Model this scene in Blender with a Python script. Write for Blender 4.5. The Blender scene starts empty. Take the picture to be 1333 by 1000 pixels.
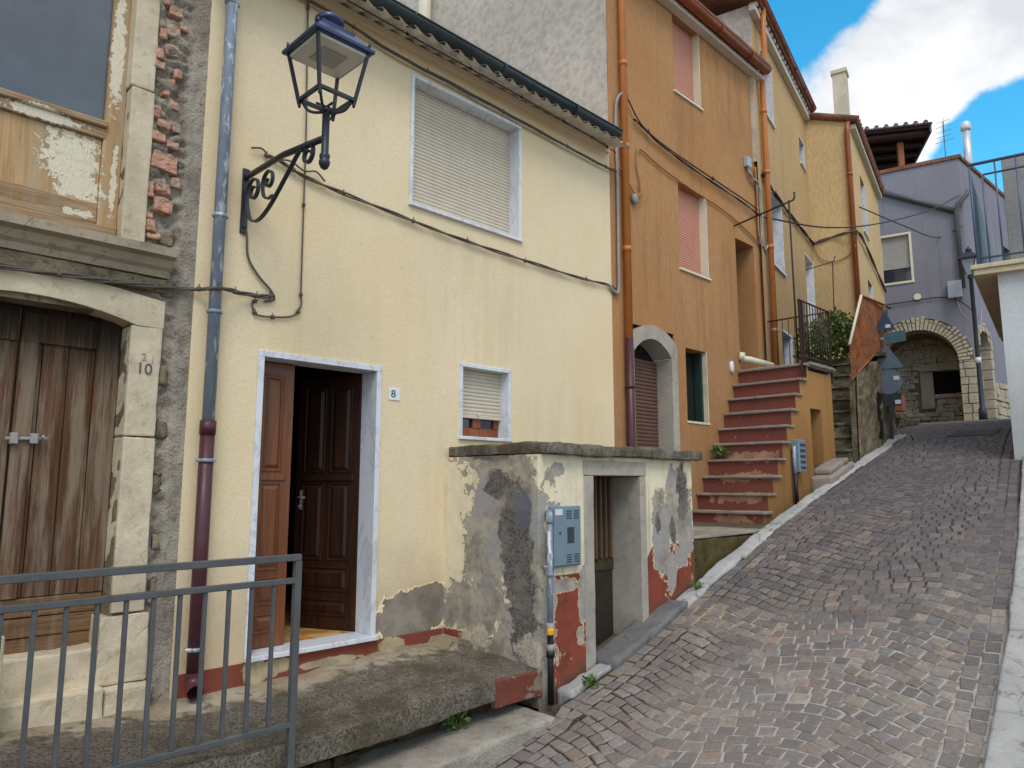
import bpy, bmesh, math, random
from mathutils import Vector, Matrix, noise
R = math.radians
rng = random.Random(11)
sc = bpy.context.scene
col = sc.collection

# ------------------------------------------------------------------ helpers
class MB:
    """collects polygons; build() links them as ONE mesh object"""
    def __init__(s): s.v = []; s.f = []; s.sm = []; s.mi = []; s.cur = 0; s.col = None
    def poly(s, pts, smooth=False):
        n = len(s.v); s.v += [Vector(p) for p in pts]
        s.f.append(tuple(range(n, n + len(pts)))); s.sm.append(smooth); s.mi.append(s.cur)
    def mesh(s, verts, faces, smooth=False):
        n = len(s.v); s.v += [Vector(p) for p in verts]
        for f in faces:
            s.f.append(tuple(i + n for i in f)); s.sm.append(smooth); s.mi.append(s.cur)
    def box(s, M, a0, a1, b0, b1, c0, c1, bev=0.0, cut=0.0, amp=0.0, freq=9.0, smooth=False):
        bm = bmesh.new()
        bmesh.ops.create_cube(bm, size=1.0)
        for v in bm.verts:
            v.co = Vector(((a0 + a1) / 2 + v.co.x * (a1 - a0), (b0 + b1) / 2 + v.co.y * (b1 - b0), (c0 + c1) / 2 + v.co.z * (c1 - c0)))
        if cut:
            for _ in range(7):
                es = [e for e in bm.edges if e.calc_length() > cut]
                if not es: break
                bmesh.ops.subdivide_edges(bm, edges=es, cuts=1, use_grid_fill=True)
        if bev:
            es = [e for e in bm.edges if len(e.link_faces) == 2 and e.calc_face_angle(0) > 0.5]
            bmesh.ops.bevel(bm, geom=es, offset=bev, segments=2 if bev > 0.008 else 1, profile=0.6, affect='EDGES')
        if amp:
            bm.normal_update()
            for v in bm.verts:
                w = Vector(M(*v.co))
                k = noise.fractal(w * freq, 1.0, 2.0, 4) * amp
                k2 = noise.noise(w * freq * 0.35 + Vector((5, 9, 2))) * amp * 1.2
                v.co += v.normal * (k + k2)
        bm.verts.index_update()
        s.mesh([M(*v.co) for v in bm.verts], [[v.index for v in f.verts] for f in bm.faces], smooth)
        bm.free()
    def tube(s, pts, r, n=8, smooth=True, caps=True, flat=None):
        pts = [Vector(p) for p in pts]
        rs = r if isinstance(r, (list, tuple)) else [r] * len(pts)
        t0 = (pts[1] - pts[0]).normalized()
        a = Vector((0, 0, 1)) if abs(t0.z) < 0.9 else Vector((1, 0, 0))
        nx = t0.cross(a).normalized()
        verts = []
        for i, p in enumerate(pts):
            t = ((pts[min(i + 1, len(pts) - 1)] - p).normalized() + (p - pts[max(i - 1, 0)]).normalized())
            t = t.normalized() if t.length > 1e-6 else t0
            nx = (nx - t * nx.dot(t)).normalized()
            ny = t.cross(nx)
            for k in range(n):
                an = 2 * math.pi * (k + (0.5 if n == 4 else 0)) / n
                verts.append(p + nx * math.cos(an) * rs[i] + ny * math.sin(an) * rs[i])
        faces = []
        for i in range(len(pts) - 1):
            for k in range(n):
                faces.append((i * n + k, i * n + (k + 1) % n, (i + 1) * n + (k + 1) % n, (i + 1) * n + k))
        s.mesh(verts, faces, smooth and n > 4)
        if caps:
            s.poly(verts[:n][::-1]); s.poly(verts[-n:])
    def lathe(s, c, prof, n=16, smooth=True):
        c = Vector(c); verts = []
        for r, z in prof:
            for k in range(n):
                a = 2 * math.pi * k / n
                verts.append(c + Vector((r * math.cos(a), r * math.sin(a), z)))
        faces = []
        for i in range(len(prof) - 1):
            for k in range(n):
                faces.append((i * n + k, i * n + (k + 1) % n, (i + 1) * n + (k + 1) % n, (i + 1) * n + k))
        s.mesh(verts, faces, smooth)
        if prof[0][0] > 1e-4: s.poly(verts[:n][::-1])
        if prof[-1][0] > 1e-4: s.poly(verts[-n:])
    def prism(s, M, poly, b0, b1):
        """polygon in (a,c), extruded along b"""
        A = [M(a, b0, c) for a, c in poly]; B = [M(a, b1, c) for a, c in poly]
        s.poly(A); s.poly(B[::-1])
        for i in range(len(poly)):
            j = (i + 1) % len(poly); s.poly([A[i], A[j], B[j], B[i]])
    def build(s, name, mat, parent=None, recalc=True):
        me = bpy.data.meshes.new(name)
        q = parent
        while q is not None and '_o' not in q: q = q.parent
        o = Vector(q['_o']) if q is not None else Vector((0, 0, 0))
        me.from_pydata([v - o for v in s.v], [], s.f)
        me.polygons.foreach_set('use_smooth', s.sm)
        mats = mat if isinstance(mat, (list, tuple)) else [mat]
        for m in mats: me.materials.append(m)
        if len(mats) > 1: me.polygons.foreach_set('material_index', s.mi)
        if s.col:
            at = me.color_attributes.new('tint', 'FLOAT_COLOR', 'CORNER')
            at.data.foreach_set('color', s.col)
        if recalc:
            bm = bmesh.new(); bm.from_mesh(me)
            bmesh.ops.remove_doubles(bm, verts=bm.verts, dist=1e-5)
            bmesh.ops.recalc_face_normals(bm, faces=bm.faces)
            bm.to_mesh(me); bm.free()
        ob = bpy.data.objects.new(name, me); col.objects.link(ob)
        if parent is not None: ob.parent = parent
        return ob

def tag(o, label=None, cat=None, group=None, kind=None):
    if label: o['label'] = label
    if cat: o['category'] = cat
    if group: o['group'] = group
    if kind: o['kind'] = kind
    return o
def thing(name, label, cat, loc, group=None):
    o = bpy.data.objects.new(name, None); col.objects.link(o)
    o.location = loc; o['_o'] = list(loc); o.empty_display_size = 0.2
    return tag(o, label, cat, group)
def single(name, mb, mat, label, cat, group=None, recalc=True):
    """a thing that is one mesh; its origin goes to the base centre"""
    ob = mb.build(name, mat, None, recalc)
    xs = [v.co for v in ob.data.vertices]
    c = Vector((sum(v.x for v in xs) / len(xs), sum(v.y for v in xs) / len(xs), min(v.z for v in xs)))
    ob.data.transform(Matrix.Translation(-c)); ob.location = c
    return tag(ob, label, cat, group)
def struct(name, mb, mat, recalc=True):
    return tag(mb.build(name, mat, None, recalc), kind='structure')

def frame(ox, oy, ux, uy):
    """facade frame: s along the wall, d out of it (to the street), z up"""
    l = math.hypot(ux, uy); ux /= l; uy /= l
    return lambda s, d, z: (ox + ux * s + uy * d, oy + uy * s - ux * d, z)
W = lambda s, d, z: (-4.85 + d, s, z)                      # the long facade, s = y
I = lambda x, y, z: (x, y, z)
K = frame(-4.85, 10.43, -0.205, 0.979)                     # first khaki house

def cr(pts, n=6):
    """Catmull-Rom through points"""
    P = [Vector(p) for p in pts]; P = [P[0] * 2 - P[1]] + P + [P[-1] * 2 - P[-2]]
    out = []
    for i in range(1, len(P) - 2):
        for k in range(n):
            t = k / n; a, b, c, d = P[i - 1], P[i], P[i + 1], P[i + 2]
            out.append(0.5 * ((2 * b) + (c - a) * t + (2 * a - 5 * b + 4 * c - d) * t * t + (3 * b - a - 3 * c + d) * t ** 3))
    out.append(P[-2]); return out

def wall(mb, M, s0, s1, z0, z1, holes=(), depth=0.15, d=0.0, top=None):
    ss = sorted({s0, s1, *[h[0] for h in holes], *[h[1] for h in holes]})
    zs = sorted({z0, z1, *[h[2] for h in holes], *[h[3] for h in holes]})
    ss = [x for x in ss if s0 <= x <= s1]; zs = [x for x in zs if z0 <= x <= z1]
    for i in range(len(ss) - 1):
        for j in range(len(zs) - 1):
            cs, cz = (ss[i] + ss[i + 1]) / 2, (zs[j] + zs[j + 1]) / 2
            if any(h[0] < cs < h[1] and h[2] < cz < h[3] for h in holes): continue
            mb.poly([M(ss[i], d, zs[j]), M(ss[i + 1], d, zs[j]), M(ss[i + 1], d, zs[j + 1]), M(ss[i], d, zs[j + 1])])
    for h in holes:
        a, b, c, e = h[:4]; dp = d - (h[4] if len(h) > 4 else depth)
        for p, q in (((a, c), (a, e)), ((a, e), (b, e)), ((b, e), (b, c)), ((b, c), (a, c))):
            mb.poly([M(p[0], d, p[1]), M(q[0], d, q[1]), M(q[0], dp, q[1]), M(p[0], dp, p[1])])

# ------------------------------------------------------------------ materials
def L(r, g, b):
    f = lambda c: (c / 255 / 12.92) if c / 255 <= 0.04045 else ((c / 255 + 0.055) / 1.055) ** 2.4
    return (f(r), f(g), f(b), 1)

class S:
    def __init__(s, name):
        s.m = bpy.data.materials.new(name); s.m.use_nodes = True
        s.t = s.m.node_tree; s.N = s.t.nodes
        s.b = s.N['Principled BSDF']
        s._p = None
    def new(s, t): return s.N.new(t)
    def set(s, i, v):
        if hasattr(v, 'is_output'): s.t.links.new(v, i)
        elif v is not None: i.default_value = v
    @property
    def pos(s):
        if s._p is None: s._p = s.new('ShaderNodeNewGeometry').outputs['Position']
        return s._p
    def vec(s, k, off=(0, 0, 0), p=None):
        n = s.new('ShaderNodeVectorMath'); n.operation = 'MULTIPLY_ADD'
        s.set(n.inputs[0], p or s.pos); n.inputs[1].default_value = k; n.inputs[2].default_value = off
        return n.outputs[0]
    def noise(s, scale, det=4, rough=0.55, v=None, dist=0.0, out='Fac'):
        n = s.new('ShaderNodeTexNoise'); s.set(n.inputs['Vector'], v or s.pos)
        n.inputs['Scale'].default_value = scale; n.inputs['Detail'].default_value = det
        n.inputs['Roughness'].default_value = rough; n.inputs['Distortion'].default_value = dist
        return n.outputs[out]
    def vor(s, scale, v=None, feat='F1', out='Distance', rand=1.0):
        n = s.new('ShaderNodeTexVoronoi'); n.feature = feat; s.set(n.inputs['Vector'], v or s.pos)
        n.inputs['Scale'].default_value = scale; n.inputs['Randomness'].default_value = rand
        return n.outputs[out]
    def mt(s, op, a, b=None, c=None):
        n = s.new('ShaderNodeMath'); n.operation = op; s.set(n.inputs[0], a)
        if b is not None: s.set(n.inputs[1], b)
        if c is not None: s.set(n.inputs[2], c)
        return n.outputs[0]
    def ss(s, x, a, b, o0=0.0, o1=1.0):
        n = s.new('ShaderNodeMapRange'); n.interpolation_type = 'SMOOTHSTEP'
        s.set(n.inputs[0], x); 
        for i, v in enumerate((a, b, o0, o1)): n.inputs[i + 1].default_value = v
        return n.outputs[0]
    def mix(s, f, a, b, blend='MIX'):
        n = s.new('ShaderNodeMix'); n.data_type = 'RGBA'; n.blend_type = blend
        s.set(n.inputs[0], f); s.set(n.inputs[6], a); s.set(n.inputs[7], b)
        return n.outputs[2]
    def xyz(s):
        n = s.new('ShaderNodeSeparateXYZ'); s.set(n.inputs[0], s.pos); return n.outputs
    def bump(s, h, dist=0.01, st=1.0, nrm=None):
        n = s.new('ShaderNodeBump'); n.inputs['Strength'].default_value = st; n.inputs['Distance'].default_value = dist
        s.set(n.inputs['Height'], h)
        if nrm is not None: s.set(n.inputs['Normal'], nrm)
        return n.outputs[0]
    def blob(s, c, r):
        n = s.new('ShaderNodeVectorMath'); n.operation = 'MULTIPLY_ADD'
        s.set(n.inputs[0], s.pos); n.inputs[1].default_value = [1 / q for q in r]; n.inputs[2].default_value = [-a / q for a, q in zip(c, r)]
        l = s.new('ShaderNodeVectorMath'); l.operation = 'LENGTH'; s.set(l.inputs[0], n.outputs[0])
        return s.mt('SUBTRACT', 1.0, l.outputs['Value'])
    def blobs(s, lst):
        o = None
        for c, r in lst:
            x = s.blob(c, r); o = x if o is None else s.mt('MAXIMUM', o, x)
        return o
    def fin(s, colr, rough=0.9, nrm=None, metal=0.0, spec=0.3):
        s.set(s.b.inputs['Base Color'], colr); s.set(s.b.inputs['Roughness'], rough); s.set(s.b.inputs['Metallic'], metal)
        s.b.inputs['Specular IOR Level'].default_value = spec
        if nrm is not None: s.set(s.b.inputs['Normal'], nrm)
        return s.m
def dk(c, k): return (c[0] * k, c[1] * k, c[2] * k, 1)

def stucco(name, base, dirt, streak=0.35, grain=(90, 90, 90), gscale=1.0, gdist=0.004, warm=None, stains=None, chips=None, low=None, peel=None, under=None, highgrime=None, mottle=0.5):
    s = S(name)
    big = s.noise(0.7, 5, 0.6); mid = s.noise(4.0, 5, 0.62)
    st = s.noise(1.0, 5, 0.6, s.vec((5.0, 5.0, 0.35)))
    fine = s.noise(gscale, 3, 0.6, s.vec(grain)); micro = s.noise(160, 2, 0.6)
    c = s.mix(s.ss(big, 0.35, 0.7, 0, mottle), base, dk(base, 0.86))
    c = s.mix(s.ss(mid, 0.5, 0.8, 0, 0.35 * mottle), c, dk(base, 1.1))
    c = s.mix(s.ss(st, 0.52, 0.78, 0, streak), c, dirt)
    c = s.mix(s.ss(fine, 0.32, 0.62, 0.42 if grain[2] < 12 else 0.18, 0), c, dirt)
    if warm:
        c = s.mix(s.ss(s.noise(1.3, 5, .6, s.vec((1, 1, .6), (2, 5, 3))), .42, .68, 0, .42), c, warm)
    if stains:
        k = s.mt('MULTIPLY', s.ss(s.blobs(stains), 0.0, .5), s.ss(s.noise(1.0, 5, .65, s.vec((8, 8, .7))), .42, .66)); c = s.mix(s.mt('MULTIPLY', k, .10 if base[0] > .7 else .32), c, L(138, 124, 108) if base[0] > .7 else dirt)
    spk = s.noise(22, 3, 0.7)
    c = s.mix(s.ss(spk, 0.66, 0.78, 0, 0.4), c, dirt)
    h = s.mt('ADD', s.mt('MULTIPLY', fine, 1.0), s.mt('MULTIPLY', micro, 0.35))
    if low:                                       # mixes towards the dirt colour below a given height
        x = s.xyz(); zz = s.mt('ADD', x[2], s.mt('MULTIPLY', mid, -0.9))
        c = s.mix(s.ss(zz, low[0], low[1], low[2], 0), c, dirt)
    if highgrime:
        x = s.xyz(); zz = s.mt('ADD', x[2], s.mt('MULTIPLY', st, 1.0))
        c = s.mix(s.ss(zz, highgrime[0], highgrime[1], 0, highgrime[2]), c, dirt)
    if peel:
        m = s.mt('ADD', s.blobs(peel), s.mt('MULTIPLY', s.mt('SUBTRACT', s.noise(7 if peel[0][1][0] < .34 else 11, 6, 0.66), 0.5), 1.2 if peel[0][1][0] < .34 else 2.6))
        m2 = s.ss(m, 0.08, 0.10); halo = s.ss(m, 0.0, 0.04)
        c = s.mix(halo, c, dk(base, 1.15)); uc = s.mix(s.ss(mid, 0.35, 0.65), under, dk(under, 0.6))
        c = s.mix(m2, c, uc); h = s.mt('SUBTRACT', h, s.mt('MULTIPLY', m2, 1.6))
    if chips:
        k = s.ss(s.noise(chips[1], 8, .7, s.vec((1, 1, 1), (3, 7, 1))), chips[2], chips[2] + .02); c = s.mix(s.mt('MULTIPLY', k, .9), c, chips[0]); h = s.mt('SUBTRACT', h, k)
    return s.fin(c, 0.92, s.bump(h, gdist, 0.8), spec=0.15)

def plain(name, c, rough=0.5, metal=0.0, var=0.25, scale=12, wear=None, bumpd=0.0, spec=0.4, streak=False):
    s = S(name); n = s.noise(scale, 5, 0.6); n2 = s.noise(scale * 0.2, 4, 0.6, s.vec((4, 4, 0.5)) if streak else None)
    cc = s.mix(s.ss(n, 0.3, 0.7, 0, var), c, dk(c, 0.6)); cc = s.mix(s.ss(n2, 0.4, 0.7, 0, var), cc, dk(c, 1.35))
    if wear: cc = s.mix(s.ss(s.noise(scale * 2.2, 6, 0.7, s.vec((1, 1, 0.3))), wear[1], wear[1] + 0.08), cc, wear[0])
    r = s.ss(n, 0.3, 0.7, rough * 0.85, min(1, rough * 1.15))
    return s.fin(cc, r, s.bump(n, bumpd, 0.7) if bumpd else None, metal, spec)

def stone(name, c, dirt, scale=6, dirtamt=0.6, bumpd=0.006, crack=True):
    s = S(name); a = s.noise(scale * 0.5, 6, 0.65); b = s.noise(scale * 3, 6, 0.7); f = s.noise(120, 3, 0.7)
    cc = s.mix(s.ss(a, 0.35, 0.65, 0, 0.8), c, dk(c, 0.72)); cc = s.mix(s.ss(b, 0.52, 0.72, 0, dirtamt), cc, dirt)
    cc = s.mix(s.ss(f, 0.55, 0.75, 0, 0.35), cc, dirt); cc = s.mix(s.ss(b, 0.28, 0.40, 0.55, 0), cc, dk(c, 1.25))
    h = s.mt('ADD', b, s.mt('MULTIPLY', f, 0.5))
    if crack:
        v = s.vor(scale * 0.7, s.vec((1, 1, 1), (3, 1, 7)), 'DISTANCE_TO_EDGE')
        k = s.mt('MULTIPLY', s.ss(v, 0.0, 0.006, 1, 0), s.ss(s.noise(1.6, 2), 0.52, 0.6))
        cc = s.mix(s.mt('MULTIPLY', k, 0.6), cc, dk(dirt, 0.4)); h = s.mt('SUBTRACT', h, s.mt('MULTIPLY', k, 0.6))
    return s.fin(cc, 0.88, s.bump(h, bumpd, 0.9), spec=0.2)

def wood(name, c1, c2, grain=(40, 40, 1.6), rough=0.6, bumpd=0.003, dark=None, spec=0.3, peel=None, gray=None, zdark=None):
    s = S(name)
    v = s.vec(grain); d = s.noise(0.8, 2, 0.5, s.vec((3, 3, 0.6)))
    g = s.noise(1.0, 6, 0.65, v, 1.2); g2 = s.noise(3.0, 4, 0.7, v)
    c = s.mix(s.ss(g, 0.3, 0.7), c1, c2); c = s.mix(s.ss(d, 0.42, 0.62, 0, 0.55), c, dk(c1, 0.45))
    if gray: c = s.mix(s.ss(s.noise(1.1, 5, 0.7, s.vec((9, 9, 0.8))), 0.45, 0.62, 0, gray[1]), c, gray[0])
    c = s.mix(s.ss(g2, 0.60, 0.74, 0, 0.7), c, dk(c1, 0.22)); h = s.mt('ADD', g, g2)
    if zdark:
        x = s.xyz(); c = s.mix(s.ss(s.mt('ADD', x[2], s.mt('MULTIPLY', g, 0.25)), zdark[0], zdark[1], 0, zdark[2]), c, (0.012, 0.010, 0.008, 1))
    rr = rough
    if peel:
        m = s.mt('ADD', s.blobs(peel[1]), s.mt('MULTIPLY', s.mt('SUBTRACT', s.noise(20, 6, 0.75, dist=.5), 0.5), 2.6))
        m = s.ss(m, 0.16, 0.20); fl = s.ss(s.vor(34, feat='DISTANCE_TO_EDGE'), .02, .05, 0.45, 1); pc = s.mix(fl, dk(peel[0], .62), peel[0]); c = s.mix(m, c, pc); h = s.mt('ADD', h, s.mt('MULTIPLY', m, 1.2))
    return s.fin(c, rr, s.bump(h, bumpd, 0.8), spec=spec)

M_ = {}
YEL = L(237, 217, 183)
M_['yellow'] = stucco('yellow_render', YEL, L(166, 142, 108), 0.10, warm=L(228, 203, 155), stains=[((-4.85, 4.4, 3.3), (.3, .9, .75)), ((-4.85, 4.6, 2.9), (.3, .4, .4)), ((-4.85, 2.6, 2.75), (.3, .6, .3)), ((-4.85, 5.6, 2.2), (.3, .9, .5)), ((-4.85, 4.1, 1.6), (.3, .35, .9))], grain=(70, 70, 110), low=(0.0, 0.9, 0.45), gdist=0.004,
    peel=[((-4.85, 3.72, 0.57), (0.3, 0.40, 0.20)), ((-4.85, 3.98, 0.66), (0.3, 0.2, 0.15))], under=L(156, 146, 132))
M_['skirting'] = stucco('red_skirting', L(134, 72, 60), L(92, 58, 48), 0.5, (60, 60, 60), chips=(L(186, 168, 142), 7, .62),
    peel=[((-4.84, 2.55, 0.36), (0.2, 0.16, 0.06)), ((-4.84, 3.0, 0.33), (0.2, 0.3, 0.035)), ((-4.84, 3.55, 0.36), (0.2, 0.14, 0.07)), ((-4.84, 2.42, 0.36), (.2, .1, .1))], under=L(190, 172, 140))
M_['endblock'] = stucco('red_edge_paint', L(118, 66, 56), L(84, 60, 48), 0.6, (60, 60, 60), chips=(L(136, 120, 102), 5, .54))
M_['orange'] = stucco('orange_render', L(188, 142, 98), L(132, 94, 66), 0.32, (95, 95, 9), low=(0.6, 3.4, 0.45), gdist=0.007, mottle=1.0, warm=L(178, 122, 74),
    stains=[((-4.85, 8.3, 6.2), (.3, .7, .9)), ((-4.85, 8.3, 3.8), (.3, .6, .8)), ((-4.85, 9.3, 7.4), (.3, 1.4, .9)), ((-4.85, 7.2, 4.4), (.3, .8, 1.0)), ((-4.85, 8.4, 2.1), (.3, .7, .5)), ((-4.85, 9.2, 4.2), (.3, .4, 1.2))])
M_['ochre'] = stucco('ochre_render', L(184, 137, 86), L(106, 72, 40), 0.5, (40, 40, 30), low=(1.0, 2.6, 0.55), mottle=1.0)
M_['khaki'] = stucco('khaki_render', L(206, 174, 128), L(142, 112, 80), 0.32, (80, 80, 9), low=(3.0, 7.6, 0.5), gdist=0.005, mottle=0.7)
M_['khaki2'] = stucco('sand_render', L(220, 190, 142), L(146, 118, 84), 0.30, (80, 80, 9), low=(3.0, 7.0, 0.5), gdist=0.005, mottle=0.7)
M_['purple'] = stucco('mauve_render', L(139, 138, 149), L(100, 96, 106), 0.45, (40, 40, 40), mottle=1.0)
M_['graystucco'] = stucco('grey_rough_render', L(202, 192, 180), L(140, 130, 126), 0.3, (11, 11, 11), gdist=0.016, mottle=1.2)
M_['white'] = stucco('white_wall_render', L(204, 206, 208), L(138, 136, 134), 0.55, (50, 50, 50), low=(1.7, 3.0, .5), mottle=1.0, chips=(L(168, 160, 150), 3, .66))
M_['cream'] = stucco('cream_concrete', L(212, 198, 166), L(128, 114, 92), 0.6, (40, 40, 40))
M_['concgrey'] = stucco('grey_concrete', L(150, 148, 148), L(100, 98, 98), 0.4, (30, 30, 30), gdist=0.008)

def peeling():
    s = S('peeling_annex_render'); x = s.xyz()
    big = s.noise(1.2, 6, 0.6); mid = s.noise(6, 6, 0.65); fine = s.noise(45, 4, 0.7); mic = s.noise(150, 2)
    nz = s.mt('ADD', s.mt('MULTIPLY', s.mt('SUBTRACT', s.noise(4.2, 7, 0.65, dist=0.6), 0.5), 2.2), s.mt('MULTIPLY', s.mt('SUBTRACT', s.noise(15, 6, 0.7), 0.5), 1.0))
    nz2 = s.mt('MULTIPLY', s.mt('SUBTRACT', s.noise(6.0, 7, 0.7, s.vec((1, 1, 1), (4, 8, 1)), .6), 0.5), 2.6)
    cream = s.mix(s.ss(mid, 0.4, 0.7, 0, 0.5), L(228, 216, 188), L(206, 192, 162))
    cream = s.mix(s.ss(s.noise(1, 5, 0.6, s.vec((9, 9, 0.7))), 0.5, 0.72, 0, 0.5), cream, L(150, 132, 104))
    # red dado: below a level that follows the ground
    dado = s.mt('ADD', s.mt('MULTIPLY', s.mt('MAXIMUM', s.mt('SUBTRACT', x[1], 5.5), 0.0), 0.0), 0.92)
    lim = s.mt('ADD', s.ss(x[0], -3.80, -3.775, 0.43, 0.92), s.mt('MULTIPLY', s.ss(x[1], 5.4, 5.6), 0.15))
    zz = s.mt('ADD', x[2], s.mt('MULTIPLY', s.mt('SUBTRACT', s.noise(30, 3), 0.5), 0.015))
    red = s.mt('LESS_THAN', zz, lim)
    redc = s.mix(s.ss(mid, 0.35, 0.7), L(140, 72, 58), L(112, 60, 48))
    c = s.mix(red, cream, redc)
    # exposed undercoat (grey cement) areas
    A = s.blobs([((-4.35, 4.07, 1.15), (0.26, 0.5, 0.85)), ((-4.05, 4.07, 1.55), (0.34, 0.4, 0.5)), ((-4.5, 4.07, 0.62), (0.42, 0.5, 0.22)),
                 ((-3.86, 4.07, 0.95), (0.2, 0.25, 0.95)), ((-4.25, 4.07, 1.82), (0.5, 0.3, 0.2)), ((-4.0, 4.07, 0.45), (0.3, 0.3, 0.3)),
                 ((-3.77, 4.60, 0.72), (0.2, 0.09, 0.22)), ((-3.77, 4.55, 0.45), (0.2, 0.05, 0.08)), ((-3.77, 4.36, 0.84), (0.2, 0.2, 0.07)),
                 ((-3.77, 6.02, 1.35), (0.2, 0.26, 0.5)), ((-3.77, 5.72, 1.15), (0.2, 0.16, 0.4)), ((-3.77, 5.85, 0.85), (0.2, 0.1, 0.2)), ((-3.77, 4.3, 1.72), (.2, .1, .06)), ((-3.77, 4.1, 0.2), (.1, .08, .5))])
    m = s.mt('ADD', A, nz); mA = s.ss(m, 0.10, 0.13); halo = s.mt('SUBTRACT', s.ss(m, -0.02, 0.04), mA)
    under = s.mix(s.ss(mid, 0.38, 0.62), L(178, 168, 152), L(138, 128, 116)); under = s.mix(s.ss(big, 0.46, 0.6), under, L(158, 154, 152))
    c = s.mix(s.mt('MULTIPLY', halo, 0.8), c, L(224, 208, 176)); c = s.mix(mA, c, under)
    # dark mould
    B = s.blobs([((-4.22, 4.07, 1.60), (0.16, 0.3, 0.14)), ((-4.3, 4.07, 1.86), (0.3, 0.3, 0.08)), ((-3.98, 4.07, 1.40), (0.16, 0.3, 0.26)), ((-3.98, 4.07, 1.0), (0.17, 0.3, 0.55)),
                 ((-3.92, 4.07, 0.62), (0.15, 0.3, 0.4)), ((-4.12, 4.07, 1.25), (0.1, 0.3, 0.16)), ((-3.77, 6.08, 1.5), (0.2, 0.1, 0.35)), ((-3.77, 5.66, 1.25), (0.2, 0.05, 0.1)), ((-3.77, 5.9, 1.2), (0.2, 0.05, 0.14))])
    mB = s.ss(s.mt('ADD', B, s.mt('MULTIPLY', nz2, 0.8)), 0.05, 0.26)
    mould = s.mix(s.ss(fine, 0.38, 0.6), L(62, 56, 54), L(112, 106, 102)); mould = s.mix(s.ss(mid, 0.45, 0.65, 0, 0.7), mould, L(132, 124, 116))
    c = s.mix(s.mt('MULTIPLY', mB, 0.92), c, mould)
    c = s.mix(s.ss(s.blob((-3.93, 4.07, 1.42), (0.13, 0.3, 0.2)), 0.0, 0.5, 0, 0.7), c, L(104, 108, 124))
    # white salt near the ground
    C2 = s.blobs([((-3.85, 4.07, 0.4), (0.16, 0.2, 0.14)), ((-4.38, 4.07, 0.42), (0.12, 0.2, 0.1)), ((-4.55, 4.07, 0.38), (0.1, 0.2, 0.06))])
    mC = s.ss(s.mt('ADD', C2, nz2), 0.15, 0.2); c = s.mix(s.mt('MULTIPLY', mC, s.ss(fine, .35, .6, .9, .4)), c, L(206, 192, 168))
    chip = s.ss(s.mt('ADD', s.noise(5.5, 8, .7, s.vec((1, 1, 1), (9, 2, 5))), s.mt('MULTIPLY', red, .03)), .645, .66); c = s.mix(s.mt('MULTIPLY', chip, .85), c, L(196, 180, 152))
    c = s.mix(s.ss(fine, 0.58, 0.75, 0, 0.35), c, L(70, 60, 52))
    # damp, dirty foot of the wall
    foot = s.ss(s.mt('SUBTRACT', s.mt('SUBTRACT', x[2], s.mt('MULTIPLY', s.mt('SUBTRACT', x[1], 4.2), 0.29)), s.mt('MULTIPLY', mid, 0.22)), -0.05, 0.12, 0.7, 0)
    c = s.mix(foot, c, L(92, 78, 60))
    h = s.mt('ADD', s.mt('MULTIPLY', mA, -2.2), s.mt('ADD', s.mt('MULTIPLY', mic, 0.3), s.mt('MULTIPLY', mB, -0.6)))
    h = s.mt('ADD', h, s.mt('MULTIPLY', mid, 0.8)); h = s.mt('ADD', h, s.mt('MULTIPLY', s.mt('MULTIPLY', fine, mA), 1.0))
    return s.fin(c, 0.92, s.bump(h, 0.006, 1.0), spec=0.15)
M_['peel'] = peeling()

def concrete_old(name, c1, c2, c3, sc_=1.0, moss=None):
    s = S(name); a = s.noise(2.2 * sc_, 6, 0.65); b = s.noise(9 * sc_, 6, 0.7); f = s.noise(70, 4, 0.75); p = s.vor(55, feat='F1')
    c = s.mix(s.ss(a, 0.38, 0.62), c1, c2); c = s.mix(s.ss(b, 0.5, 0.7, 0, 0.8), c, c3)
    c = s.mix(s.ss(f, 0.55, 0.72, 0, 0.6), c, dk(c3, 0.5)); c = s.mix(s.ss(f, 0.3, 0.42, 0.6, 0), c, dk(c1, 1.3))
    if moss: c = s.mix(s.ss(s.noise(3.1, 5, 0.7, s.vec((1, 1, 1), (7, 3, 2))), 0.5, 0.62, 0, 0.75), c, moss)
    h = s.mt('ADD', s.mt('MULTIPLY', b, 1.0), s.mt('ADD', s.mt('MULTIPLY', f, 0.9), s.mt('MULTIPLY', p, -0.5)))
    return s.fin(c, 0.93, s.bump(h, 0.012, 0.9), spec=0.15)
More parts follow.
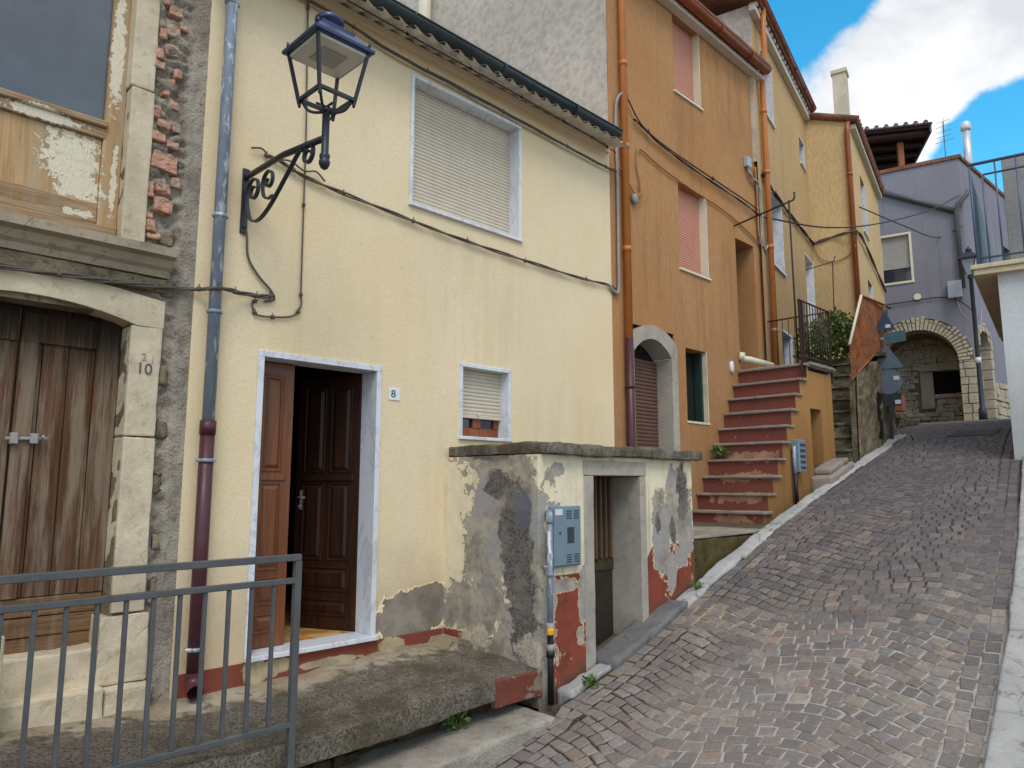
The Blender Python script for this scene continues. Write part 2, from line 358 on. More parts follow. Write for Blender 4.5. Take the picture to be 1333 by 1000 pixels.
def terracemat():
    s = S('worn_terrace_concrete'); x = s.xyz(); a = s.noise(2.2, 6, 0.65); b = s.noise(9, 6, 0.7); f = s.noise(55, 5, 0.85); g = s.noise(150, 3, 0.8)
    smooth_ = s.mix(s.ss(a, 0.38, 0.62), L(172, 162, 144), L(146, 132, 108)); smooth_ = s.mix(s.ss(b, 0.5, 0.7, 0, 0.6), smooth_, L(104, 94, 76))
    agg = s.mix(s.ss(f, 0.40, 0.56), L(92, 83, 72), L(172, 161, 145)); agg = s.mix(s.ss(b, 0.42, 0.62, 0, .45), agg, L(104, 95, 84)); agg = s.mix(s.ss(g, 0.52, 0.72, 0, 0.6), agg, L(82, 73, 64)); agg = s.mix(s.ss(a, 0.5, 0.66, 0, 0.6), agg, L(92, 82, 58))
    m = s.ss(s.mt('ADD', x[0], s.mt('MULTIPLY', s.mt('SUBTRACT', b, 0.5), 0.9)), -4.62, -4.38)
    c = s.mix(m, smooth_, agg); c = s.mix(s.ss(s.noise(60, 2), 0.72, 0.78, 0, 0.6), c, L(196, 186, 166))
    h = s.mt('ADD', s.mt('MULTIPLY', b, 0.6), s.mt('MULTIPLY', s.mt('ADD', f, g), s.mt('ADD', s.mt('MULTIPLY', m, 1.4), 0.2)))
    return s.fin(c, 0.93, s.bump(h, 0.014, 1.0), spec=0.15)
M_['terrace'] = terracemat()
M_['terrace_old'] = concrete_old('worn_concrete', L(140, 130, 114), L(112, 102, 88), L(76, 68, 58), moss=L(104, 92, 60))
M_['slab'] = concrete_old('mossy_slab', L(132, 124, 112), L(96, 89, 78), L(58, 53, 45), 2.2, moss=L(84, 80, 60))
M_['step'] = concrete_old('grey_step_concrete', L(172, 164, 152), L(146, 138, 126), L(116, 108, 96))
M_['mossywall'] = concrete_old('mossy_wall', L(104, 92, 58), L(76, 68, 42), L(46, 40, 28), 1.4, moss=L(86, 82, 36))
M_['rubble'] = concrete_old('rubble_mortar', L(150, 136, 112), L(116, 104, 86), L(78, 68, 56), 1.6)
M_['mortar'] = concrete_old('grey_mortar', L(172, 162, 148), L(142, 132, 120), L(108, 99, 90), 1.4)
M_['damp'] = concrete_old('damp_earth_wall', L(84, 74, 56), L(60, 52, 40), L(36, 31, 24), 1.4, moss=L(74, 70, 42))
def brickmat():
    s = S('broken_brick_face'); n = s.noise(30, 5, .7); w_ = s.noise(9, 5, .65); f = s.noise(90, 3, .7)
    c = s.mix(s.ss(n, .35, .65), L(206, 162, 140), L(186, 138, 116)); c = s.mix(s.ss(w_, .5, .6, 0, .8), c, L(160, 148, 134)); c = s.mix(s.ss(f, .55, .7, 0, .5), c, L(120, 92, 78))
    return s.fin(c, .95, s.bump(s.mt('ADD', n, f), .006, .9), spec=.1)
M_['brick'] = brickmat()
M_['brick_old'] = concrete_old('broken_brick', L(198, 150, 126), L(182, 128, 104), L(160, 132, 114), 1.5)
M_['limestone'] = stone('pale_limestone', L(214, 199, 172), L(136, 116, 90), 5, 0.5)
M_['limedark'] = stone('stained_limestone', L(168, 154, 132), L(92, 80, 66), 5, 0.7)
M_['greystone'] = stone('grey_door_stone', L(178, 170, 158), L(118, 108, 96), 5, 0.5)
M_['kerbstone'] = stone('white_kerb_stone', L(182, 180, 178), L(98, 92, 88), 3.4, 0.95, 0.012)
M_['tread'] = stone('grey_tread_stone', L(152, 140, 130), L(96, 84, 76), 6, 0.6)
M_['archstone'] = stone('arch_stone', L(208, 196, 172), L(124, 112, 94), 5, 0.75, 0.03)
M_['riser'] = stucco('red_riser_paint', L(124, 72, 62), L(96, 58, 48), 0.4, (50, 50, 50), chips=(L(160, 128, 108), 6, .64),
    peel=[((-4.3, 8.5, 1.2 + .25 * i), (0.35 + .1 * (i % 2), 0.9, 0.07)) for i in range(4)], under=L(176, 132, 108))
M_['damp2'] = concrete_old('old_stone_steps', L(150, 140, 118), L(94, 86, 68), L(54, 48, 38), 1.4, moss=L(80, 76, 44))

def marble():
    s = S('white_marble'); n = s.noise(2.5, 8, 0.6, s.vec((1, 1, 0.5)), 1.5); v = s.ss(s.mt('ABSOLUTE', s.mt('SUBTRACT', n, 0.5)), 0.0, 0.035, 1, 0)
    c = s.mix(s.mt('MULTIPLY', v, 0.35), L(216, 218, 224), L(140, 142, 152)); c = s.mix(s.ss(s.noise(9, 5), 0.5, 0.8, 0, 0.3), c, L(180, 176, 172))
    return s.fin(c, 0.35, None, spec=0.5)
M_['marble'] = marble()
M_['doorwood'] = wood('varnished_door_wood', L(132, 76, 40), L(92, 50, 26), (30, 30, 1.4), 0.35, 0.001, spec=0.5)
M_['shadedoor'] = wood('shaded_varnished_wood', L(64, 35, 21), L(34, 19, 12), (30, 30, 1.4), 0.45, 0.001, spec=0.3)  # door wood darkened: shade inside the doorway put into its colour
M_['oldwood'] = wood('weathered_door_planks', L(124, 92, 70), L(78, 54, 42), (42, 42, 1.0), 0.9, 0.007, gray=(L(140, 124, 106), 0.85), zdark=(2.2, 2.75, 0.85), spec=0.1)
M_['oldwoodh'] = wood('weathered_cross_planks', L(146, 112, 82), L(96, 70, 50), (42, 1.4, 42), 0.85, 0.006, gray=(L(140, 124, 106), 0.7), spec=0.15)
M_['palewood'] = wood('peeling_window_wood', L(196, 164, 122), L(170, 134, 96), (30, 30, 1.8), 0.75, 0.003, spec=0.15, gray=(L(178, 160, 134), .6),
    peel=(L(222, 212, 190), [((-4.98, 1.12, 3.62), (0.2, 0.20, 0.22)), ((-4.98, 1.18, 3.45), (0.2, 0.16, 0.14)), ((-4.98, 1.33, 4.4), (0.2, 0.05, 0.5)), ((-4.98, 1.36, 3.5), (0.2, 0.025, 0.3))]))
M_['palewoodh'] = wood('peeling_rail_wood', L(178, 148, 112), L(134, 104, 76), (30, 1.8, 30), 0.75, 0.004, spec=0.2, gray=(L(150, 136, 116), 0.6),
    peel=(L(216, 206, 186), [((-4.98, 0.95, 3.83), (0.2, 0.25, 0.05)), ((-4.98, 1.18, 3.27), (0.2, 0.12, 0.03))]))
M_['winwood'] = wood('window_wood', L(156, 92, 58), L(122, 66, 40), (30, 30, 2), 0.5, 0.001)
M_['chestnut'] = wood('dark_beam_wood', L(62, 36, 30), L(38, 22, 20), (6, 6, 6), 0.7, 0.004)
M_['railgrey'] = plain('grey_painted_steel', L(82, 84, 86), 0.5, 0.0, 0.45, 20, wear=(L(104, 78, 62), .64), bumpd=0.002)
M_['iron'] = plain('black_painted_iron', L(42, 46, 56), 0.4, 0.2, 0.3, 25, spec=0.5)
M_['lampblue'] = plain('blue_black_lamp_metal', L(44, 58, 92), 0.3, 0.3, 0.3, 18, spec=0.6)
M_['lampwhite'] = plain('lamp_underside', L(206, 206, 198), 0.5, var=0.1)
M_['galv'] = plain('blue_grey_galvanised', L(134, 143, 158), 0.5, 0.1, 0.5, 9, wear=(L(200, 204, 210), 0.535), streak=True)
M_['pvcred'] = plain('burgundy_pipe', L(78, 42, 50), 0.4, 0, 0.4, 8)
M_['pvcorange'] = plain('orange_pipe', L(190, 116, 58), 0.38, 0, 0.25, 6, streak=True)
M_['gutterslate'] = plain('slate_gutter_metal', L(62, 70, 74), 0.4, 0.4, 0.7, 7, wear=(L(130, 138, 144), 0.68))
M_['copper'] = plain('brown_gutter_metal', L(150, 84, 50), 0.42, 0.3, 0.5, 6, wear=(L(176, 112, 70), 0.66))
M_['copperdark'] = plain('dark_copper_gutter', L(128, 72, 56), 0.45, 0.3, 0.5, 6)
M_['cable'] = plain('grey_cable', L(92, 84, 76), 0.7, 0, 0.3, 30)
M_['cableblack'] = plain('black_cable', L(52, 46, 44), 0.7, 0, 0.3, 30)
M_['cabletan'] = plain('tan_cable', L(170, 126, 78), 0.7, 0, 0.3, 30)
M_['conduit'] = plain('grey_conduit', L(150, 146, 144), 0.55, 0, 0.3, 20)
M_['cabinet'] = plain('blue_grey_cabinet', L(118, 136, 150), 0.5, 0.1, 0.2, 10)
M_['cabinetdark'] = plain('cabinet_slot', L(54, 62, 70), 0.6)
M_['yellowvalve'] = plain('yellow_valve', L(236, 170, 30), 0.5)
M_['blackpipe'] = plain('black_pipe', L(26, 26, 28), 0.5)
M_['shutter'] = plain('beige_shutter', L(206, 194, 176), 0.55, 0, 0.15, 8, streak=True)
M_['shutterpink'] = plain('pink_shutter', L(206, 146, 124), 0.55, 0, 0.15, 8)
M_['shuttergrey'] = plain('grey_shutter', L(168, 164, 160), 0.55, 0, 0.15, 8)
M_['brownslat'] = plain('brown_metal_shutter', L(112, 84, 72), 0.5, 0.2, 0.3, 10)
M_['rust'] = plain('rusty_iron', L(164, 102, 64), 0.85, 0.1, 0.7, 14, wear=(L(96, 60, 44), 0.54), bumpd=0.002)
M_['darkiron'] = plain('brown_black_iron', L(58, 44, 40), 0.6, 0.2, 0.4, 20)
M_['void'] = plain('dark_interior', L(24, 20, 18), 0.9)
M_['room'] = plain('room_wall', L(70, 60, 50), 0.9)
M_['signback'] = plain('grey_sign_back', L(92, 100, 112), 0.45, 0.3, 0.25, 10)
M_['signblue'] = plain('dark_blue_sign', L(36, 56, 78), 0.4)
M_['signgreen'] = plain('green_sign', L(60, 92, 96), 0.4)
M_['signblack'] = plain('black_panel', L(28, 28, 32), 0.5)
M_['sticker'] = plain('pale_sticker', L(206, 208, 210), 0.5, var=0.1)
M_['silver'] = plain('polished_flue', L(208, 210, 216), 0.4, 0.55, 0.2, 5)
M_['bluerail'] = plain('blue_grey_rail', L(88, 106, 134), 0.45, 0.2, 0.2)
M_['bluescreen'] = plain('blue_grey_sheet', L(92, 108, 118), 0.5, 0.2, 0.3, 4, streak=True)
M_['boxgrey'] = plain('pale_grey_box', L(168, 174, 188), 0.5)
M_['whitetile'] = plain('white_enamel', L(220, 226, 230), 0.25, var=0.08)
M_['ink'] = plain('dark_lettering', L(40, 44, 56), 0.5)
M_['inkfaded'] = plain('faded_lettering', L(92, 82, 94), 0.9, wear=(L(190, 178, 158), .6)); M_['inkpink'] = plain('faded_red_lettering', L(164, 138, 132), 0.9, wear=(L(196, 184, 164), .5))
M_['whitepvc'] = plain('white_pipe', L(220, 212, 190), 0.5, var=0.15)
M_['roofsheet'] = concrete_old('corrugated_sheet', L(236, 230, 220), L(214, 206, 194), L(176, 166, 152))
M_['soffit'] = stucco('pale_soffit', L(214, 208, 200), L(150, 142, 134), .3, (30, 30, 30))
M_['tile'] = concrete_old('roof_tile', L(150, 104, 82), L(116, 82, 68), L(80, 62, 54))
M_['tilegrey'] = concrete_old('grey_roof_tile', L(120, 104, 110), L(98, 84, 90), L(70, 62, 68))
M_['crackedcement'] = stone('pale_chimney_render', L(214, 204, 180), L(160, 146, 122), 4, 0.5)
M_['redbox'] = plain('terracotta', L(160, 92, 72), 0.8)

def glass(name, c, rough=0.08, mesh=False, streak=False):
    s = S(name); cc = s.mix(s.ss(s.noise(2.5, 4), 0.35, 0.7), c, dk(c, 1.5))
    if mesh:
        x = s.xyz()
        def g(u): return s.ss(s.mt('ABSOLUTE', s.mt('SUBTRACT', s.mt('FRACT', s.mt('MULTIPLY', u, 62)), 0.5)), 0.40, 0.5)
        m = s.mt('MAXIMUM', g(s.mt('ADD', x[1], x[2])), g(s.mt('SUBTRACT', x[1], x[2])))
        cc = s.mix(s.mt('MULTIPLY', m, 0.5), cc, L(124, 132, 142))
    n = s.bump(s.noise(3, 2), 0.004, 0.5)
    return s.fin(cc, rough, n, 0.0, 0.9)
M_['glass'] = glass('dark_window_glass', L(30, 42, 54))
M_['wireglass'] = glass('wire_mesh_glass', L(58, 66, 76), 0.25, True)
def tilefloor():
    s = S('yellow_floor_tile'); n = s.noise(5, 4, 0.6, dist=1); c = s.mix(s.ss(n, 0.4, 0.6), L(214, 176, 112), L(178, 120, 66))
    b = s.N.new('ShaderNodeTexChecker'); s.set(b.inputs[0], s.pos); b.inputs['Scale'].default_value = 5
    c = s.mix(s.mt('MULTIPLY', b.outputs['Fac'], 0.15), c, L(230, 206, 150)); return s.fin(c, 0.35)
M_['floortile'] = tilefloor()

def leafmat(name, c):
    s = S(name); n = s.noise(9, 3); cc = s.mix(s.ss(n, 0.35, 0.65), c, dk(c, 0.45)); s.b.inputs['Subsurface Weight'].default_value = 0.0
    return s.fin(cc, 0.6, None, 0, 0.3)
M_['leaf'] = leafmat('weed_leaf', L(96, 128, 58)); M_['leafdark'] = leafmat('shrub_leaf', L(106, 124, 64))

def cobblemat():
    s = S('cobble_stone'); a = s.new('ShaderNodeVertexColor'); a.layer_name = 'tint'
    n = s.noise(30, 6, 0.7); f = s.noise(140, 3, 0.7); big = s.noise(0.8, 4, 0.6)
    c = s.mix(s.ss(n, 0.35, 0.7, 0, 0.55), a.outputs['Color'], dk(L(96, 84, 82), 0.6))
    c = s.mix(s.ss(f, 0.55, 0.75, 0, 0.35), c, L(160, 148, 144)); c = s.mix(s.ss(big, 0.45, 0.65, 0, 0.35), c, L(92, 82, 86)); yy = s.xyz()[1]; c = s.mix(s.ss(s.mt('ADD', yy, s.mt('MULTIPLY', big, 3.0)), 6.6, 11.0, 0, .6), c, L(78, 72, 79)); c = s.mix(s.ss(yy, 4.0, 6.5, .25, 0), c, L(150, 138, 130))  # upper street: mauve sky reflection put into the stone colour
    return s.fin(c, s.ss(n, 0.3, 0.7, 0.45, 0.75), s.bump(s.mt('ADD', n, s.mt('MULTIPLY', f, 0.5)), 0.004, 0.8), 0, 0.4)
def jointmat():
    s = S('cobble_joint'); x = s.xyz(); n = s.noise(1.1, 5, 0.6); f = s.noise(40, 4, 0.7)
    c = s.mix(s.ss(f, 0.4, 0.65), L(78, 70, 63), L(48, 43, 39)); c = s.mix(s.mt('MULTIPLY', s.ss(n, .35, .55, .1, .8), s.mt('MULTIPLY', s.ss(x[0], -3.2, -2.4), s.ss(x[1], 5.6, 7.0, 1, .15))), c, L(136, 129, 122))
    # pale cement joints: a band across the street and the middle of the lower street
    wob = s.mt('MULTIPLY', s.mt('SUBTRACT', n, 0.5), 1.6)
    band = s.ss(s.mt('ABSOLUTE', s.mt('ADD', s.mt('SUBTRACT', x[1], 5.72), s.mt('MULTIPLY', wob, 0.25))), 0.10, 0.32, 1, 0)
    lo = s.ss(s.mt('ADD', s.blob((-1.9, 4.6, 0.2), (1.2, 1.6, 3)), s.mt('MULTIPLY', wob, 0.5)), -0.05, 0.3)
    rt = s.ss(s.mt('ADD', s.blob((-1.5, 7.0, 0.8), (0.5, 2.2, 3)), s.mt('MULTIPLY', wob, 0.6)), 0.05, 0.45, 0, 0.45)
    pale = s.mix(s.ss(x[0], -3.2, -2.6), L(178, 158, 122), L(164, 160, 154))
    m = s.mt('MAXIMUM', s.mt('MAXIMUM', band, lo), rt)
    m = s.mt('MULTIPLY', m, s.ss(s.noise(14, 4, 0.6), 0.32, 0.5))
    c = s.mix(m, c, pale)
    return s.fin(c, 0.95, s.bump(f, 0.006, 0.8), spec=0.1)
M_['cobble'] = cobblemat(); M_['joint'] = jointmat()
def groundmat():
    s = S('earth'); n = s.noise(2, 6, 0.6); return s.fin(s.mix(n, L(110, 100, 84), L(80, 72, 58)), 0.95, spec=0.1)
M_['earth'] = groundmat()

# ------------------------------------------------------------------ street profile
PR = [(-60, -2.0), (-20, -1.5), (-3, -0.9), (0, -0.6), (2, -0.36), (3, -0.20), (4.2, 0.06), (4.96, 0.25), (6.15, 0.64), (7.78, 1.17), (9.53, 1.64), (11.63, 2.19), (13, 2.45), (15, 2.70), (18, 2.97), (21, 3.20), (30, 3.9), (80, 7.0)]
def zr(y):
    for i in range(len(PR) - 1):
        (a, b), (c, d) = PR[i], PR[i + 1]
        if y <= c:
            m0 = (d - PR[i - 1][1]) / (c - PR[i - 1][0]) if i else (d - b) / (c - a)
            m1 = (PR[i + 2][1] - b) / (PR[i + 2][0] - a) if i + 2 < len(PR) else (d - b) / (c - a)
            h = c - a; t = (y - a) / h
            return (2 * t ** 3 - 3 * t * t + 1) * b + (t ** 3 - 2 * t * t + t) * h * m0 + (-2 * t ** 3 + 3 * t * t) * d + (t ** 3 - t * t) * h * m1
    return PR[-1][1]
def xl(y):   # left edge of the cobbles
    if y < 4.0: return -3.56
    if y < 11.5: return -3.60
    return -3.60 - 0.10 * (y - 11.5)
RE = [(-10, -0.6), (3, -1.0), (4.5, -1.10), (6.3, -1.28), (7.6, -1.44), (10.5, -1.86), (14, -2.3), (20, -2.7), (40, -3.0)]
def xr(y):
    for (a, b), (c, d) in zip(RE, RE[1:]):
        if y <= c: return b + (d - b) * max(0, (y - a)) / (c - a)
    return RE[-1][1]
def bank(x, y):   # slight camber of the street
    return 0.0

# ground sheet to the horizon (a little under everything)
g = MB(); xs = [-80, -30, -12, -6, -4.2, -3, -1.8, -0.6, 2, 8, 30, 80]; ys = [-80, -40, -20, -10, -3] + [i * 0.75 for i in range(0, 42)] + [36, 45, 60, 80]
gv = []
for y in ys:
    for x in xs: gv.append((x, y, zr(y) - 0.08 - max(0, abs(x + 2.4) - 3) * 0.0))
nx = len(xs)
g.mesh(gv, [(j * nx + i, j * nx + i + 1, (j + 1) * nx + i + 1, (j + 1) * nx + i) for j in range(len(ys) - 1) for i in range(nx - 1)], True)
struct('ground', g, M_['earth'])

# road: joint sheet and every cobble, laid in segmental arcs
rd = MB(); rd.cur = 1
ys = [-3 + i * 0.25 for i in range(0, 112)]
rv = []
NX = 12
for y in ys:
    a, b = xl(y) - 0.03, xr(y) + 0.04
    if y > 12: a -= (y - 12) * 0.25
    for k in range(NX + 1):
        x = a + (b - a) * k / NX; rv.append((x, y, zr(y) - 0.006))
rd.mesh(rv, [(j * (NX + 1) + i, j * (NX + 1) + i + 1, (j + 1) * (NX + 1) + i + 1, (j + 1) * (NX + 1) + i) for j in range(len(ys) - 1) for i in range(NX)], True)
cols = []
for f in rd.f: cols += [0.1, 0.1, 0.1, 1] * len(f)
rd.cur = 0
def stone_quad(q, near):
    cx = sum(p[0] for p in q) / 4; cy = sum(p[1] for p in q) / 4
    if not (xl(cy) - (max(0, cy - 12) * 0.25) + 0.02 < cx < xr(cy) - 0.0): return
    base = rng.choice([(128, 120, 114), (134, 125, 117), (122, 116, 112), (142, 130, 119), (126, 117, 113), (132, 122, 113), (146, 135, 123), (118, 112, 110), (112, 108, 108), (136, 120, 108)])
    k = rng.uniform(0.84, 1.12)
    if rng.random() < 0.02: base = (146, 124, 108)
    if rng.random() < 0.012: base = (148, 142, 138)
    c = L(*[min(255, v * k) for v in base])
    tz = rng.uniform(-0.003, 0.002); tx = rng.uniform(-0.03, 0.03); ty = rng.uniform(-0.03, 0.03)
    sh = rng.uniform(0.06, 0.125)
    ra = rng.uniform(-.09, .09); ca, sa = math.cos(ra), math.sin(ra); q = [(cx + (x - cx) * ca - (y - cy) * sa, cy + (x - cx) * sa + (y - cy) * ca) for x, y in q]
    P0, P1 = [], []
    for (x, y) in q:
        x += rng.uniform(-0.008, 0.008); y += rng.uniform(-0.008, 0.008)
        x = cx + (x - cx) * (1 - sh); y = cy + (y - cy) * (1 - sh)
        dz = (x - cx) * tx + (y - cy) * ty + tz
        P0.append((x, y, zr(y) - 0.012 + dz))
        xi = cx + (x - cx) * 0.84; yi = cy + (y - cy) * 0.84
        P1.append((xi, yi, zr(yi) + 0.003 + dz))
    n0 = len(rd.f)
    ins = [(cx + (p[0] - cx) * 0.96, cy + (p[1] - cy) * 0.96, p[2] + 0.011) for p in P0]
    rd.mesh(P0 + ins + P1, [(0, 1, 5, 4), (1, 2, 6, 5), (2, 3, 7, 6), (3, 0, 4, 7), (4, 5, 9, 8), (5, 6, 10, 9), (6, 7, 11, 10), (7, 4, 8, 11), (8, 9, 10, 11)], False)
    for f in rd.f[n0:]: cols.extend(list(c) * len(f))
D, WAVE, AMP_ = 0.104, 1.45, 0.105
def fy(x, k):
    ph = 0.9 * math.sin(k * 0.055) + 0.35 * math.sin(k * 0.17 + 1)
    return 1.2 + k * D + AMP_ * math.cos(2 * math.pi * (x + 3.25) / WAVE + ph) + 0.012 * math.sin(x * 9 + k * 1.7)
for k in range(0, 215):
    ym = 1.2 + k * D; wide = max(0, ym - 12) * 0.25
    a, b = xl(ym) - wide + 0.21, xr(ym) - 0.20
    x = a; first = True
    while x < b - .03:
        w = rng.uniform(0.085, 0.128) * (.55 if first and k % 2 else 1); first = False; x2 = x + w
        if b - x2 < .05: x2 = b + .001
        if x > a - 0.05 and x2 < b + 0.05:
            xa, xb = max(x, a), min(x2, b)
            if xb - xa > 0.04:
                sl0 = (fy(xa + .02, k) - fy(xa - .02, k)) / .04; sl1 = (fy(xb + .02, k) - fy(xb - .02, k)) / .04
                xa2 = xa - sl0 * D * .6; xb2 = xb - sl1 * D * .6
                stone_quad([(xa, fy(xa, k)), (xb, fy(xb, k)), (xb2, fy(xb2, k + 1)), (xa2, fy(xa2, k + 1))], True)
        x = x2
for side_, jn in ((0, 2), (1, 2)):          # straight edge rows along both kerbs
    for jj in range(jn):
        y = 1.5 + rng.uniform(0, .1)
        while y < 14:
            y2 = y + rng.uniform(.09, .15)
            e = (lambda yy: xl(yy) - max(0, yy - 12) * .25 + .005 + jj * .10) if side_ == 0 else (lambda yy: xr(yy) - .005 - (jj + 1) * .098)
            stone_quad([(e(y), y), (e(y) + .099, y), (e(y2) + .099, y2), (e(y2), y2)], True)
            y = y2
rd.col = cols
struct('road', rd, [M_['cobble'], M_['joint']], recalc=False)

# kerbs
kb = MB(); y = 4.25
while y < 12.4:
    ln = rng.uniform(0.38, 0.75); h = 0.012 + rng.uniform(0, 0.02); sl = (zr(y + ln) - zr(y)) / ln
    if not (4.75 < y + ln / 2 < 5.85):
        Mk = (lambda y0, s_: (lambda a, b, c: (a - 0.10 * max(0, b - 11.5), b, c + zr(y0) + s_ * (b - y0))))(y, sl)
        kb.box(Mk, -3.755, -3.60 + rng.uniform(-0.03, 0.025), y + 0.008, y + ln - 0.008, -0.15, h, 0.02, 0.07, 0.014, 7, True)
    y += ln
struct('kerb', kb, M_['kerbstone'])
rk = MB(); y = 1.5
while y < 10.4:
    ln = rng.uniform(0.7, 1.1); sl = (zr(y + ln) - zr(y)) / ln; x0 = xr(y) + 0.02; x1 = xr(y + ln) + 0.02
    Mk = (lambda y0, s_, a0, a1, l_: (lambda a, b, c: (a + a0 + (a1 - a0) * (b - y0) / l_, b, c + zr(y0) + s_ * (b - y0))))(y, sl, x0, x1, ln)
    rk.box(Mk, 0, 0.34, y + 0.006, y + ln - 0.006, -0.2, 0.05, 0.02, 0.12, 0.008, 5, True)
    y += ln
struct('kerb_right', rk, M_['kerbstone'])
sw = MB(); ys = [0 + i * 0.5 for i in range(0, 22)]; v = []
for y in ys: v += [(xr(y) + 0.355, y, zr(y) + 0.045), (6, y, zr(y) + 0.045)]
sw.mesh(v, [(2 * j, 2 * j + 1, 2 * j + 3, 2 * j + 2) for j in range(len(ys) - 1)])
struct('pavement_right', sw, M_['concgrey'])

# terrace in front of the first two houses, and the step below it
def terr(mb, M, a0, a1, b0, b1, c0, c1, cut, amp, f=6): mb.box(M, a0, a1, b0, b1, c0, c1, 0.015, cut, amp, f, True)
t = MB()
def Mt(a, b, c): return (a, b, c + (0.03 * math.sin(b * 2.1) - 0.035 * (a + 4.3) + (0.05 if b > 3.9 and a < -4.5 else 0)))
terr(t, Mt, -4.95, -3.74, -2.0, 3.62, 0.13, 0.285, 0.05, 0.016, 5)
terr(t, Mt, -4.95, -3.775, 3.60, 4.2, 0.13, 0.283, 0.05, 0.010, 5)
struct('terrace', t, M_['terrace'])
t = MB(); t.box(Mt, -3.80, -3.755, 3.62, 4.10, 0.08, 0.262, 0.008, 0.05, 0.004, 9)
struct('terrace_edge', t, M_['endblock'])
t = MB(); terr(t, I, -4.7, -3.99, -2.0, 3.95, -0.9, 0.15, 0.05, 0.03, 5)
for i in range(16):
    yy = 1.6 + i * 0.15 + rng.uniform(-.05, .05); hh = rng.uniform(0.04, 0.09)
    zb = rng.uniform(-0.06, 0.06)
    t.box(I, -4.06, -3.93 + rng.uniform(-.03, .03), yy, yy + rng.uniform(.1, .25), zb, zb + hh, 0.012, 0.04, 0.012, 12, True)
struct('terrace_foot', t, M_['damp'])
t = MB()
def Ms(a, b, c): return (a, b, c + 0.05 * (b - 3.3))
t.box(Ms, -4.1, -3.50, 1.6, 3.95, -0.6, -0.005, 0.02, 0.06, 0.010, 6, True)
struct('street_step', t, M_['step'])

# ------------------------------------------------------------------ shared builders
def marble_frame(mb, M, s0, s1, z0, z1, fw=0.035, depth=0.14, proud=0.012, sill=0.03, sillproud=0.03):
    """lining boxes of an opening whose OUTER size is s0..s1, z0..z1"""
    mb.box(M, s0, s0 + fw, -depth, proud, z0 + sill, z1 - fw, 0.003)
    mb.box(M, s1 - fw, s1, -depth, proud, z0 + sill, z1 - fw, 0.003)
    mb.box(M, s0, s1, -depth, proud + 0.001, z1 - fw, z1, 0.003)
    mb.box(M, s0 - 0.005, s1 + 0.005, -depth, sillproud, z0, z0 + sill, 0.004)
def slats(mb, M, s0, s1, z0, z1, pitch, d, proj=0.010):
    z = z0; n = max(1, round((z1 - z0) / pitch)); p = (z1 - z0) / n
    for i in range(n):
        z = z0 + i * p
        prof = [(0, 0.0), (proj * 0.7, 0.12), (proj, 0.45), (proj * 0.75, 0.82), (0, 0.93)]
        for (d0, f0), (d1, f1) in zip(prof, prof[1:]):
            mb.poly([M(s0, d + d0, z + f0 * p), M(s1, d + d0, z + f0 * p), M(s1, d + d1, z + f1 * p), M(s0, d + d1, z + f1 * p)])
        mb.poly([M(s0, d, z + 0.93 * p), M(s1, d, z + 0.93 * p), M(s1, d, z + p), M(s0, d, z + p)])
def cable(name, label, pts, r=0.009, mat='cable', n=6, smooth=6, clips=0, parent=None, group=None, twist=0.0, strands=1):
    P = cr(pts, smooth); mb = MB()
    for k in range(strands):
        if strands == 1: Q = P
        else:
            Q = []
            for i, p in enumerate(P):
                a = i * 0.55 + k * 2 * math.pi / strands
                Q.append(p + Vector((math.cos(a) * r * 0.9, 0, math.sin(a) * r * 1.0 + 0.004 * math.sin(i * 0.3 + k))))
        mb.tube(Q, r, n)
    if clips:
        for i in range(1, len(P) - 1, clips):
            p = P[i]; dr = (P[i + 1] - p).normalized() * 0.012
            mb.tube([p - dr, p + dr], r * 2.1, 6); mb.tube([p, p + Vector((0, 0, r * 4.5))], r * 0.5, 4)
    if parent is not None: return mb.build(name, M_[mat], parent)
    return single(name, mb, M_[mat], label, 'cable', group or 'cables strung along the house walls')
def raised_panel(mb, M, s0, s1, z0, z1, d, proj=0.014, m=0.025):
    """moulded rim and raised field"""
    mb.box(M, s0, s1, d, d + 0.008, z0, z0 + 0.012, 0.003); mb.box(M, s0, s1, d, d + 0.008, z1 - 0.012, z1, 0.003)
    mb.box(M, s0, s0 + 0.012, d, d + 0.008, z0 + 0.012, z1 - 0.012, 0.003); mb.box(M, s1 - 0.012, s1, d, d + 0.008, z0 + 0.012, z1 - 0.012, 0.003)
    a = [M(s0 + m, d, z0 + m), M(s1 - m, d, z0 + m), M(s1 - m, d, z1 - m), M(s0 + m, d, z1 - m)]
    k = m + 0.022; b = [M(s0 + k, d + proj, z0 + k), M(s1 - k, d + proj, z0 + k), M(s1 - k, d + proj, z1 - k), M(s0 + k, d + proj, z1 - k)]
    for i in range(4): mb.poly([a[i], a[(i + 1) % 4], b[(i + 1) % 4], b[i]])
    mb.poly(b)
def text_mesh(body, M, s, d, z, size, name, mat, parent, ext=0.001, sx=1.0):
    cu = bpy.data.curves.new(name, 'FONT'); cu.body = body; cu.size = size; cu.extrude = ext; cu.align_x = 'CENTER'; cu.align_y = 'CENTER'
    tmp = bpy.data.objects.new(name + '_tmp', cu); col.objects.link(tmp)
    dg = bpy.context.evaluated_depsgraph_get(); me = bpy.data.meshes.new_from_object(tmp.evaluated_get(dg))
    bpy.data.objects.remove(tmp); o = Vector(parent['_o'])
    for v in me.vertices: v.co = Vector(M(s + v.co.x * sx, d + v.co.z, z + v.co.y)) - o
    me.materials.clear(); me.materials.append(M_[mat])
    ob = bpy.data.objects.new(name, me); col.objects.link(ob); ob.parent = parent; return ob
def lower_tube(mb, pts, r, n=14): mb.tube(pts, r, n)
